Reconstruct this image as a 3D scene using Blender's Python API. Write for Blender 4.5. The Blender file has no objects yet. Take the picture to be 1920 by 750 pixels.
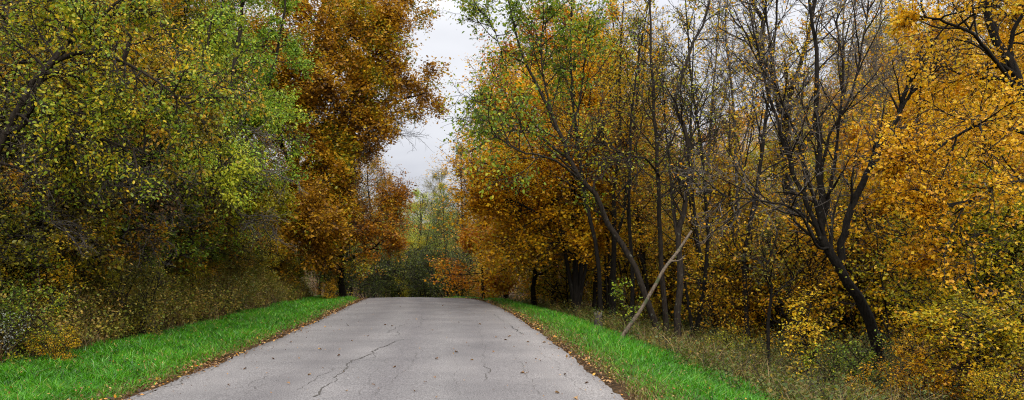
import bpy, math, numpy as np
from mathutils import Vector

# ------------------------------------------------------------------ basics
S = bpy.context.scene
COL = S.collection
F, CX, HY, CAMZ = 1493.0, 960.0, 498.0, 1.62      # focal length, centre and horizon of the 1920 px photograph
R = np.random.default_rng(11)

def at(px, py, Y):
    return ((px - CX) / F * Y, Y, CAMZ + (HY - py) / F * Y)

def tag(o, label=None, cat=None, group=None, kind=None):
    if label: o['label'] = label
    if cat: o['category'] = cat
    if group: o['group'] = group
    if kind: o['kind'] = kind
    return o

def link(name, data, parent=None, mats=()):
    o = bpy.data.objects.new(name, data); COL.objects.link(o)
    if parent: o.parent = parent
    return o

def mesh_from(name, V, faces, mats, tint=None, matidx=None, smooth=False):
    """V (n,3); faces: list of int arrays (m,k)"""
    me = bpy.data.meshes.new(name)
    V = np.ascontiguousarray(V, dtype=np.float32)
    me.vertices.add(len(V)); me.vertices.foreach_set('co', V.ravel())
    nl = sum(f.size for f in faces); nf = sum(len(f) for f in faces)
    me.loops.add(nl); me.polygons.add(nf)
    me.loops.foreach_set('vertex_index', np.concatenate([f.ravel() for f in faces]).astype(np.int32))
    sizes = np.concatenate([np.full(len(f), f.shape[1], dtype=np.int32) for f in faces])
    st = np.zeros(nf, dtype=np.int32); st[1:] = np.cumsum(sizes)[:-1]
    me.polygons.foreach_set('loop_start', st)
    if smooth: me.polygons.foreach_set('use_smooth', np.ones(nf, dtype=bool))
    for m in mats: me.materials.append(m)
    if matidx is not None: me.polygons.foreach_set('material_index', matidx.astype(np.int32))
    if tint is not None:
        a = me.attributes.new('tint', 'FLOAT', 'FACE'); a.data.foreach_set('value', tint.astype(np.float32))
    me.update(calc_edges=True)
    return me

def nrm(v): return v / np.maximum(np.linalg.norm(v, axis=-1, keepdims=True), 1e-9)

# ------------------------------------------------------------------ terrain
_ys = np.arange(-400., 1200.)
_kx = np.interp(_ys, [-400, -60, 0, 9.6, 14.1, 20.8, 31, 46, 60, 80, 110, 160, 400, 1200],
                [18, 1.6, -1.15, -1.64, -1.92, -2.45, -3.45, -5.35, -8.6, -16.5, -34, -74, -300, -1100])
_k = np.exp(-0.5 * (np.arange(-9, 10) / 3.2) ** 2); _k /= _k.sum()
_kx = np.convolve(np.pad(_kx, 9, mode='edge'), _k, mode='valid')
def xc(y): return np.interp(y, _ys, _kx)
def zroad(y):
    y = np.asarray(y, float)
    t = np.clip(y - 27, 0, 61)
    return np.where(y > 27, -0.0008 * t ** 2 - np.clip(y - 88, 0, 60) * 0.03, 0.0)
_ph = R.uniform(0, 6.28, (24,)); _dx = R.normal(0, 1, (24, 2)); _dx /= np.linalg.norm(_dx, axis=1)[:, None]
def fbm(x, y, s=1.0, n0=0, n=8):
    r = 0
    for i in range(n0, n0 + n):
        f = s * (1 + 0.55 * (i - n0))
        r = r + np.sin((x * _dx[i, 0] + y * _dx[i, 1]) * f + _ph[i] + 1.3 * np.sin((x * _dx[i, 1] - y * _dx[i, 0]) * f * .7)) / (1 + .6 * (i - n0))
    return r / 2.6
def height(x, y):
    x = np.asarray(x, float); y = np.asarray(y, float)
    d = x - xc(y); z0 = zroad(y)
    L = np.interp(-d, [0, 3.0, 3.3, 4.5, 6.3, 7.2, 9.5, 13, 20, 40, 120, 2000], [-.04, -.04, -.035, -.06, -.06, .6, 2.8, 5.3, 7.8, 11, 15, 20])
    Rr = np.interp(d, [0, 3.0, 3.3, 4.4, 5.6, 7.5, 10, 17, 22, 34, 60, 130, 2000], [-.04, -.04, -.035, -.12, -.42, -1.05, -1.25, -1.35, -.9, 3.0, 10.5, 17, 20])
    z = np.where(d < 0, L, Rr)
    far = np.clip((np.abs(d) - 3.2) / 6, 0, 1)
    fade = np.clip((y - 30) / 60, 0, 1)
    end = np.clip((y - 95) / 60, 0, 1) * 1.5
    return z0 * (1 - .25 * far) + z + far * (0.22 * fbm(x, y, .35) + .06 * fbm(x, y, 1.7, 8)) + .012 * fbm(x, y, 2.4, 4) * np.clip((np.abs(d) - 3.1) * 4, 0, 1) + end * far

# ------------------------------------------------------------------ materials
def newmat(name):
    m = bpy.data.materials.new(name); m.use_nodes = True
    nt = m.node_tree; nt.nodes.clear()
    return m, nt, nt.nodes, nt.links
def ramp(N, stops):
    r = N.new('ShaderNodeValToRGB'); e = r.color_ramp.elements
    while len(e) < len(stops): e.new(0.5)
    for k, (p, c) in enumerate(stops): e[k].position = p; e[k].color = (*c, 1)
    return r
def leaf_mat(name, stops, trans=.42, rough=.42, spec=.3):
    m, nt, N, Lk = newmat(name)
    a = N.new('ShaderNodeAttribute'); a.attribute_name = 'tint'
    r = ramp(N, stops); Lk.new(a.outputs['Fac'], r.inputs[0])
    p = N.new('ShaderNodeBsdfPrincipled'); p.inputs['Roughness'].default_value = rough
    p.inputs['Specular IOR Level'].default_value = spec
    t = N.new('ShaderNodeBsdfTranslucent'); mx = N.new('ShaderNodeMixShader'); mx.inputs[0].default_value = trans
    o = N.new('ShaderNodeOutputMaterial')
    Lk.new(r.outputs[0], p.inputs['Base Color']); Lk.new(r.outputs[0], t.inputs['Color'])
    Lk.new(p.outputs[0], mx.inputs[1]); Lk.new(t.outputs[0], mx.inputs[2]); Lk.new(mx.outputs[0], o.inputs[0])
    return m
def bark_mat(name, c1, c2, c3, lich=.62):
    m, nt, N, Lk = newmat(name)
    tc = N.new('ShaderNodeTexCoord'); mp = N.new('ShaderNodeMapping'); mp.inputs['Scale'].default_value = (14, 14, 3)
    n = N.new('ShaderNodeTexNoise'); n.inputs['Scale'].default_value = 1.6; n.inputs['Detail'].default_value = 5; n.inputs['Roughness'].default_value = .65
    Lk.new(tc.outputs['Object'], mp.inputs[0]); Lk.new(mp.outputs[0], n.inputs['Vector'])
    r = ramp(N, [(.32, c1), (.6, c2)]); Lk.new(n.outputs[0], r.inputs[0])
    n2 = N.new('ShaderNodeTexNoise'); n2.inputs['Scale'].default_value = 5; n2.inputs['Detail'].default_value = 4
    Lk.new(tc.outputs['Object'], n2.inputs['Vector'])
    r2 = ramp(N, [(lich, (0, 0, 0)), (lich + .05, (1, 1, 1))]); Lk.new(n2.outputs[0], r2.inputs[0])
    mx = N.new('ShaderNodeMix'); mx.data_type = 'RGBA'; Lk.new(r2.outputs[0], mx.inputs[0]); Lk.new(r.outputs[0], mx.inputs[6]); mx.inputs[7].default_value = (*c3, 1)
    b = N.new('ShaderNodeBump'); b.inputs['Strength'].default_value = .9; b.inputs['Distance'].default_value = .04; Lk.new(n.outputs[0], b.inputs['Height'])
    p = N.new('ShaderNodeBsdfPrincipled'); p.inputs['Roughness'].default_value = .9; p.inputs['Specular IOR Level'].default_value = .15
    o = N.new('ShaderNodeOutputMaterial'); Lk.new(mx.outputs[2], p.inputs['Base Color']); Lk.new(b.outputs[0], p.inputs['Normal']); Lk.new(p.outputs[0], o.inputs[0])
    return m

M = {}
M['bark_dark'] = bark_mat('dark_bark', (.004, .0035, .003), (.016, .013, .010), (.06, .06, .045), .68)
M['bark_brown'] = bark_mat('brown_bark', (.007, .0055, .0045), (.034, .026, .019), (.10, .10, .075), .64)
M['bark_grey'] = bark_mat('grey_bark', (.03, .026, .022), (.11, .095, .08), (.20, .19, .16), .6)
M['log'] = bark_mat('weathered_wood', (.05, .037, .026), (.155, .12, .085), (.06, .07, .035), .58)
M['twig'] = bark_mat('twig_bark', (.012, .010, .008), (.045, .037, .03), (.11, .10, .08), .63)
M['twig_pale'] = bark_mat('pale_twig_bark', (.04, .035, .03), (.13, .112, .095), (.21, .19, .16), .62)
Y1, Y2, Y3 = (.76, .50, .025), (.74, .42, .012), (.64, .305, .009)
M['yellow'] = leaf_mat('golden_leaves', [(0, (.26, .13, .01)), (.3, Y3), (.55, Y2), (.8, Y1), (1, (.66, .55, .04))])
M['orange'] = leaf_mat('orange_leaves', [(0, (.20, .07, .008)), (.28, (.46, .155, .006)), (.55, (.62, .26, .008)), (.82, (.68, .38, .012)), (1, (.46, .42, .03))])
M['oak'] = leaf_mat('russet_oak_leaves', [(0, (.10, .045, .007)), (.25, (.30, .14, .010)), (.5, (.48, .24, .012)), (.7, (.58, .33, .014)), (.84, (.40, .33, .017)), (1, (.18, .22, .018))])
M['rust'] = leaf_mat('rust_leaves', [(0, (.12, .05, .007)), (.35, (.36, .14, .008)), (.65, (.50, .22, .010)), (.85, (.45, .30, .014)), (1, (.22, .24, .02))])
M['green'] = leaf_mat('green_leaves', [(0, (.05, .09, .012)), (.3, (.11, .19, .016)), (.6, (.23, .30, .018)), (.8, (.42, .40, .022)), (1, (.66, .46, .02))])
M['brightgreen'] = leaf_mat('fresh_green_leaves', [(0, (.06, .14, .015)), (.35, (.14, .27, .022)), (.7, (.28, .41, .03)), (1, (.52, .50, .035))])
M['yellowgreen'] = leaf_mat('yellow_green_leaves', [(0, (.12, .14, .010)), (.3, (.27, .29, .013)), (.6, (.46, .41, .016)), (.85, (.62, .46, .016)), (1, (.70, .36, .012))])
M['olive'] = leaf_mat('olive_leaves', [(0, (.06, .065, .012)), (.3, (.15, .155, .018)), (.6, (.27, .23, .018)), (.82, (.40, .26, .016)), (1, (.55, .29, .012))])
M['greygreen'] = leaf_mat('grey_green_leaves', [(0, (.05, .075, .03)), (.5, (.12, .165, .05)), (.85, (.21, .24, .06)), (1, (.34, .25, .05))])
M['gold_mix'] = leaf_mat('gold_green_leaves', [(0, (.17, .19, .014)), (.25, (.38, .33, .014)), (.5, (.60, .40, .012)), (.75, (.70, .35, .010)), (1, (.60, .22, .008))])
M['brownleaf'] = leaf_mat('brown_leaves', [(0, (.05, .025, .010)), (.4, (.15, .075, .025)), (.7, (.28, .15, .05)), (.9, (.42, .26, .10)), (1, (.50, .20, .02))], trans=.12)
M['litter'] = leaf_mat('fallen_leaf_litter', [(0, (.035, .018, .008)), (.35, (.13, .06, .02)), (.6, (.26, .13, .04)), (.8, (.40, .24, .09)), (.92, (.50, .20, .012)), (1, (.55, .36, .06))], trans=.1)
M['darkgreen'] = leaf_mat('dark_green_leaves', [(0, (.02, .03, .004)), (.45, (.05, .075, .007)), (.8, (.12, .14, .012)), (1, (.30, .25, .014))])
M['palegreen'] = leaf_mat('pale_green_leaves', [(0, (.20, .25, .03)), (.4, (.42, .50, .06)), (.75, (.62, .66, .09)), (1, (.76, .70, .08))])
M['grass'] = leaf_mat('lush_grass_blades', [(0, (.012, .045, .002)), (.35, (.035, .155, .003)), (.68, (.075, .31, .005)), (.9, (.17, .45, .02)), (.97, (.34, .38, .05)), (1, (.40, .30, .10))], trans=.3, rough=.35, spec=.4)
M['drygrass'] = leaf_mat('dry_grass_blades', [(0, (.06, .035, .015)), (.3, (.15, .095, .035)), (.55, (.28, .19, .075)), (.72, (.16, .17, .025)), (1, (.06, .13, .012))], trans=.25)
M['weed'] = leaf_mat('weed_leaves', [(0, (.07, .10, .015)), (.3, (.17, .21, .025)), (.55, (.32, .28, .04)), (.78, (.34, .20, .045)), (1, (.50, .36, .05))], trans=.3)
M['white_weed'] = leaf_mat('pale_seed_heads', [(0, (.12, .14, .10)), (1, (.36, .37, .33))], trans=.2)

# ------------------------------------------------------------------ leaves and tubes
T_OVAL = (np.array([(0, 0, 0), (.27, .28, .07), (.27, .62, .05), (0, 1, -.06), (-.27, .62, .05), (-.27, .28, .07)]), [(0, 1, 2, 3), (0, 3, 4, 5)])
T_QUAD = (np.array([(0, 0, 0), (.36, .45, .08), (0, 1, -.04), (-.36, .45, .08)]), [(0, 1, 2, 3)])
T_NARROW = (np.array([(0, 0, 0), (.16, .35, .05), (0, 1, -.12), (-.16, .35, .05)]), [(0, 1, 2, 3)])
T_OAK = (np.array([(0, 0, 0), (.10, .2, .02), (.30, .38, .07), (.14, .5, .03), (.33, .68, .06), (.12, .85, 0), (0, 1, -.05), (-.12, .85, 0), (-.33, .68, .06), (-.14, .5, .03), (-.30, .38, .07), (-.10, .2, .02)]),
         [(0, 1, 2, 3, 9, 10, 11, 0)[:7], (3, 4, 5, 6, 7, 8, 9)])
T_MAPLE = (np.array([(0, 0, 0), (.32, .04, .04), (.27, .22, .03), (.60, .42, .10), (.30, .52, .05), (.18, .70, .04), (0, 1, -.06), (-.18, .70, .04), (-.30, .52, .05), (-.60, .42, .10), (-.27, .22, .03), (-.32, .04, .04)]),
           [(0, 1, 2, 3, 4, 5, 6), (0, 6, 7, 8, 9, 10, 11)])

def leaves(pos, size, tint, tmpl, rng, dirs=None, droop=.3, flat=1.0, dirw=.5):
    n = len(pos)
    a = rng.normal(0, 1, (n, 3)); a[:, 2] = a[:, 2] * .5 - droop
    if dirs is not None: a = a + dirs * dirw
    a = nrm(a)
    u = rng.normal(0, .6, (n, 3)); u[:, 2] += flat
    b = nrm(np.cross(a, u)); c = np.cross(b, a)
    T, fs = tmpl
    V = (pos[:, None, :] + size[:, None, None] * (T[None, :, 0:1] * b[:, None] + T[None, :, 1:2] * a[:, None] + T[None, :, 2:3] * c[:, None]))
    k = len(T); off = (np.arange(n) * k)[:, None]
    faces = [off + np.array(f)[None] for f in fs]
    return V.reshape(-1, 3), faces, np.concatenate([tint] * len(fs))

def tubes(batches):
    """batches: list of (pts (B,K,3), rad (B,K), sides)"""
    VS, FS, o = [], [], 0
    for P, rad, s in batches:
        B, K, _ = P.shape
        if B == 0: continue
        t = np.empty_like(P); t[:, 1:-1] = P[:, 2:] - P[:, :-2]; t[:, 0] = P[:, 1] - P[:, 0]; t[:, -1] = P[:, -1] - P[:, -2]
        t = nrm(t)
        ref = np.where(np.abs(t[:, :1, 2:3]) < .8, np.array([0, 0, 1.])[None, None], np.array([1., 0, 0])[None, None])
        ref = np.broadcast_to(ref, t.shape)
        b = nrm(np.cross(t, ref)); c = np.cross(t, b)
        an = np.arange(s) / s * 2 * np.pi
        V = P[:, :, None] + rad[:, :, None, None] * (np.cos(an)[None, None, :, None] * b[:, :, None] + np.sin(an)[None, None, :, None] * c[:, :, None])
        VS.append(V.reshape(-1, 3))
        base = (np.arange(B) * K * s)[:, None, None] + (np.arange(K - 1) * s)[None, :, None]
        i = np.arange(s)[None, None]; j = (np.arange(s) + 1) % s; j = j[None, None]
        f = np.stack([base + i, base + j, base + s + j, base + s + i], -1).reshape(-1, 4) + o
        FS.append(f); o += B * K * s
    return np.concatenate(VS), FS

def spline(pts, K, jit=0, rng=None):
    P = np.array(pts, float)
    if len(P) < 3:
        Q = P[0] + (P[-1] - P[0]) * np.linspace(0, 1, K)[:, None]
    else:
        E = np.vstack([2 * P[0] - P[1], P, 2 * P[-1] - P[-2]])
        u = np.linspace(0, len(P) - 1 - 1e-6, K); i = u.astype(int); f = (u - i)[:, None]
        a, b, c, d = E[i], E[i + 1], E[i + 2], E[i + 3]
        Q = .5 * (2 * b + (c - a) * f + (2 * a - 5 * b + 4 * c - d) * f ** 2 + (3 * b - a - 3 * c + d) * f ** 3)
    if jit: Q[1:] += rng.normal(0, jit, Q[1:].shape)
    return Q

def batch(start, dr, L, r0, r1, K, wander, up, rng):
    B = len(start); P = np.empty((B, K, 3)); P[:, 0] = start; d = nrm(dr)
    drift = rng.normal(0, wander * .5, (B, 3))
    for k in range(1, K):
        d = nrm(d + rng.normal(0, wander, (B, 3)) + drift + np.array([0, 0, up]))
        P[:, k] = P[:, k - 1] + d * (L / (K - 1))[:, None]
    t = np.linspace(0, 1, K)[None]
    return P, r0[:, None] * (1 - t) + r1[:, None] * t

def kids(P, rad, n, t0, t1, ang, lenf, rf, rng, shape=None):
    """n children on each branch; returns start, dir, length, radius, t"""
    B, K, _ = P.shape
    L = np.linalg.norm(np.diff(P, axis=1), axis=2).sum(1)
    t = (np.linspace(0, 1, n, endpoint=False)[None] + rng.uniform(0, 1.0 / n, (B, n))) * (t1 - t0) + t0
    u = t * (K - 1); i = np.minimum(u.astype(int), K - 2); f = (u - i)[..., None]
    bi = np.arange(B)[:, None]
    p = P[bi, i] * (1 - f) + P[bi, i + 1] * f
    d = nrm(P[bi, i + 1] - P[bi, i])
    rr = rad[bi, i] * (1 - f[..., 0]) + rad[bi, i + 1] * f[..., 0]
    a = rng.uniform(ang[0], ang[1], (B, n)) * math.pi / 180
    q = nrm(np.cross(d, nrm(rng.normal(0, 1, (B, n, 3)))))
    nd = d * np.cos(a)[..., None] + q * np.sin(a)[..., None]
    ln = L[:, None] * lenf * rng.uniform(.6, 1.25, (B, n))
    if shape is not None: ln = ln * shape(t)
    return p.reshape(-1, 3), nd.reshape(-1, 3), ln.ravel(), (rr * rf).ravel(), t.ravel()

def grow(trunks, lv, lf, rng, tr_K=14):
    """trunks: [(points, r_base, r_top)]; lv: list of level dicts; returns batches for trunk, branches and the leaf cloud"""
    tb, P0, R0 = [], [], []
    for pts, ra, rb in trunks:
        Q = spline(pts, tr_K, jit=ra * .22, rng=rng)
        t = np.linspace(0, 1, tr_K)
        rad = (rb + (ra - rb) * (1 - t) ** .9) * .8
        if pts[0][2] < .6: rad[0] *= 1.45; rad[1] *= 1.08
        P0.append(Q); R0.append(rad)
    P = np.array(P0); rad = np.array(R0); tb.append((P, rad, 9))
    bb = []; anchors = []
    cur = [(P, rad)]
    for li, q in enumerate(lv):
        P, rad = cur[-1]
        s, d, L, r, t = kids(P, rad, q['n'], q.get('t0', .25), q.get('t1', 1), q['ang'], q['len'], q.get('rf', .6), rng, q.get('shape'))
        if 'L' in q: L = q['L'] * rng.uniform(.65, 1.2, len(L)) * (q['shape'](t) if q.get('shape') else 1)
        if 'bias' in q: d = nrm(nrm(d) + np.array(q['bias']))
        if q.get('flatten'): d[:, 2] *= q['flatten']; d = nrm(d)
        keep = L > q.get('minL', .05); s, d, L, r = s[keep], d[keep], L[keep], r[keep]
        r = np.maximum(r, q.get('rmin', .006))
        P, rad = batch(s, d, L, r, np.maximum(r * .25, q.get('rend', .004)), q.get('K', 6), q.get('w', .12), q.get('up', .03), rng)
        bb.append((P, rad, q.get('sides', 4 if li else 6)))
        cur.append((P, rad))
        if q.get('leaf'):
            t = rng.uniform(q.get('lt0', .25), 1, (len(P), q['leaf'])) * (P.shape[1] - 1)
            i = np.minimum(t.astype(int), P.shape[1] - 2); f = (t - i)[..., None]; bi = np.arange(len(P))[:, None]
            A = P[bi, i] * (1 - f) + P[bi, i + 1] * f
            D = nrm(P[bi, i + 1] - P[bi, i]); G = np.broadcast_to(rng.uniform(0, 1, (len(P), 1)), A.shape[:2])
            anchors.append((A.reshape(-1, 3), D.reshape(-1, 3), G.ravel()))
    leafdat = None
    if lf and anchors:
        A = np.concatenate([a[0] for a in anchors]); D = np.concatenate([a[1] for a in anchors]); G = np.concatenate([a[2] for a in anchors])
        if 'prune' in lf:
            k = lf['prune'](A, rng); A, D, G = A[k], D[k], G[k]
        g3 = fbm(A[:, 0] * 1.3 + A[:, 2] * 1.5, A[:, 1] * 1.3 - A[:, 2] * 1.1, 1.5, 9)
        k = rng.uniform(0, 1, len(A)) < np.clip(.8 + 1.0 * g3, lf.get('gap', .15), 1); A, D, G = A[k], D[k], G[k]
        m = lf.get('per', 1); A = np.repeat(A, m, 0); D = np.repeat(D, m, 0); G = np.repeat(G, m)
        A = A + rng.normal(0, lf.get('spread', .06), A.shape)
        big = .5 + .5 * np.clip(fbm(A[:, 0] * 1.1 + A[:, 2] * .9, A[:, 1] * 1.1 - A[:, 2] * .8, 1.1), -1, 1)
        tint = np.clip(lf.get('tmid', .5) + (G - .5) * .35 + (rng.uniform(0, 1, len(A)) - .5) * .6 + (big - .5) * lf.get('tclump', .45), 0, 1)
        if 'tfun' in lf: tint = np.clip(tint + lf['tfun'](A), 0, 1)
        size = lf['size'] * rng.uniform(.4, 1.25, len(A))
        leafdat = leaves(A, size, tint, lf.get('tmpl', T_QUAD), rng, D, lf.get('droop', .3), lf.get('flat', 1.0))
    return tb, bb, leafdat

def tree_meshes(name, trunks, lv, lf, seed, bark='bark_dark', twig='twig', leafm='yellow', tr_K=14):
    rng = np.random.default_rng(seed)
    tb, bb, ld = grow(trunks, lv, lf, rng, tr_K)
    V, Fc = tubes(tb); mt = mesh_from(name + '_trunk', V, Fc, [M[bark]], smooth=True)
    nl = 1 if len(bb) > 1 else 0
    V, Fc = tubes(bb); nb0 = sum(b[0].shape[0] * (b[0].shape[1] - 1) * b[2] for b in bb[:nl])
    tot = sum(len(f) for f in Fc); mi = np.ones(tot); mi[:nb0] = 0
    mb = mesh_from(name + '_branches', V, Fc, [M[bark], M[twig]], matidx=mi, smooth=True)
    ml = mesh_from(name + '_crown', ld[0], ld[1], [M[leafm]], tint=ld[2]) if ld else None
    return mt, mb, ml

def plant_tree(kind, meshes, loc, label, cat='tree', group=None, rot=0, sc=1, tilt=(0, 0), crown_mat=None, parts=('trunk', 'branches', 'crown')):
    root = bpy.data.objects.new(kind, None); COL.objects.link(root)
    root.location = loc; root.rotation_euler = (tilt[0], tilt[1], rot); root.scale = (sc, sc, sc); root.empty_display_size = .3
    tag(root, label, cat, group)
    for nm, me in zip(parts, meshes):
        if me is None: continue
        o = link(nm, me, root)
        if nm in ('crown', 'foliage') and crown_mat:
            o.material_slots[0].link = 'OBJECT'; o.material_slots[0].material = M[crown_mat]
    return root

def hero(kind, label, base, stems, lv, lf, seed, group=None, **k):
    """base (x, y) in world; stems [(list of world points, r0, r1)] -> local"""
    bz = float(height(base[0], base[1]))
    o = np.array([base[0], base[1], bz])
    st = []
    for pts, a, b in stems:
        st.append(([tuple(np.array(p) - o) for p in pts], a, b))
    return plant_tree(kind, tree_meshes(kind, st, lv, lf, seed, **k), tuple(o), label, group=group)
def gp(x, y, dz=-.15): return (x, y, float(height(x, y)) + dz)

#SECTION setting
# ------------------------------------------------------------------ ground
def ground():
    d = np.concatenate([[-2000, -900, -400, -200, -120, -80, -60], np.arange(-48, -14, 2.), np.arange(-14, -3.05, .4), [-3.2, -3.0, -1.5, 0, 1.5, 3.0, 3.2], np.arange(3.6, 12, .4), np.arange(12, 48, 2.), [55, 70, 90, 130, 200, 400, 900, 2000]])
    y = np.concatenate([[-400, -200, -100, -50, -20], np.arange(-10, 60, .5), np.arange(60, 130, 2.5), [140, 160, 190, 240, 320, 450, 700, 1190]])
    D, Yg = np.meshgrid(d, y); X = xc(Yg) + D; Z = height(X, Yg)
    V = np.stack([X, Yg, Z], -1).reshape(-1, 3); nx = len(d); ny = len(y)
    i = (np.arange(ny - 1)[:, None] * nx + np.arange(nx - 1)[None]).ravel()
    f = np.stack([i, i + 1, i + 1 + nx, i + nx], -1)
    m, nt, N, Lk = newmat('leafy_earth')
    a = N.new('ShaderNodeAttribute'); a.attribute_name = 'dist'
    tc = N.new('ShaderNodeTexCoord')
    n1 = N.new('ShaderNodeTexNoise'); n1.inputs['Scale'].default_value = 14; n1.inputs['Detail'].default_value = 6; n1.inputs['Roughness'].default_value = .7
    Lk.new(tc.outputs['Object'], n1.inputs[0])
    r1 = ramp(N, [(.3, (.012, .009, .005)), (.5, (.05, .03, .014)), (.62, (.11, .06, .022)), (.75, (.16, .09, .02))]); Lk.new(n1.outputs[0], r1.inputs[0])
    r2 = ramp(N, [(.3, (.012, .02, .004)), (.6, (.03, .055, .008)), (.8, (.06, .05, .015))]); Lk.new(n1.outputs[0], r2.inputs[0])
    rd = ramp(N, [(.0, (0, 0, 0)), (.02, (0, 0, 0)), (.15, (1, 1, 1)), (.6, (1, 1, 1)), (.8, (0, 0, 0))])
    mr = N.new('ShaderNodeMapRange'); mr.inputs[1].default_value = 3.2; mr.inputs[2].default_value = 7.5
    Lk.new(a.outputs['Fac'], mr.inputs[0]); Lk.new(mr.outputs[0], rd.inputs[0])
    mx = N.new('ShaderNodeMix'); mx.data_type = 'RGBA'; Lk.new(rd.outputs[0], mx.inputs[0]); Lk.new(r1.outputs[0], mx.inputs[6]); Lk.new(r2.outputs[0], mx.inputs[7])
    b = N.new('ShaderNodeBump'); b.inputs['Strength'].default_value = .8; b.inputs['Distance'].default_value = .08; Lk.new(n1.outputs[0], b.inputs['Height'])
    p = N.new('ShaderNodeBsdfPrincipled'); p.inputs['Roughness'].default_value = .95; p.inputs['Specular IOR Level'].default_value = .1
    o = N.new('ShaderNodeOutputMaterial'); Lk.new(mx.outputs[2], p.inputs['Base Color']); Lk.new(b.outputs[0], p.inputs['Normal']); Lk.new(p.outputs[0], o.inputs[0])
    me = mesh_from('ground', V, [f], [m], smooth=True)
    at_ = me.attributes.new('dist', 'FLOAT', 'POINT'); at_.data.foreach_set('value', np.abs(D).ravel().astype(np.float32))
    tag(link('ground', me), kind='structure')
ground()

def crack_strip(px, width, rng):
    """ragged dark strip following photographed road pixels"""
    P = []
    for x, y in px:
        Y = CAMZ * F / (y - HY)
        for _ in range(4): Y = (CAMZ - float(zroad(Y))) * F / (y - HY)
        P.append(((x - CX) / F * Y, Y))
    P = np.array(P); n = max(12, int(np.linalg.norm(np.diff(P, axis=0), axis=1).sum() * 14))
    Q = spline([(a, b, 0) for a, b in P], n)[:, :2] + rng.normal(0, .012, (n, 2)) + .05 * np.stack([fbm(np.arange(n) * .3, np.zeros(n) + width * 99), fbm(np.arange(n) * .25, np.ones(n) * 7)], -1)
    t = nrm(np.gradient(Q, axis=0)); nn = np.stack([-t[:, 1], t[:, 0]], -1)
    w = (width * rng.uniform(.25, 1.3, n) * (rng.uniform(0, 1, n) > .08))[:, None]
    A = Q - nn * w; B = Q + nn * w
    z = zroad(Q[:, 1]) + .004 + crown_z(Q[:, 0] - xc(Q[:, 1]))
    V = np.vstack([np.column_stack([A, z]), np.column_stack([B, z])])
    i = np.arange(n - 1); f = np.stack([i, i + 1, i + 1 + n, i + n], -1)
    return V, f
def crown_z(d): return .045 * (1 - (d / 3.0) ** 2)

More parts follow.
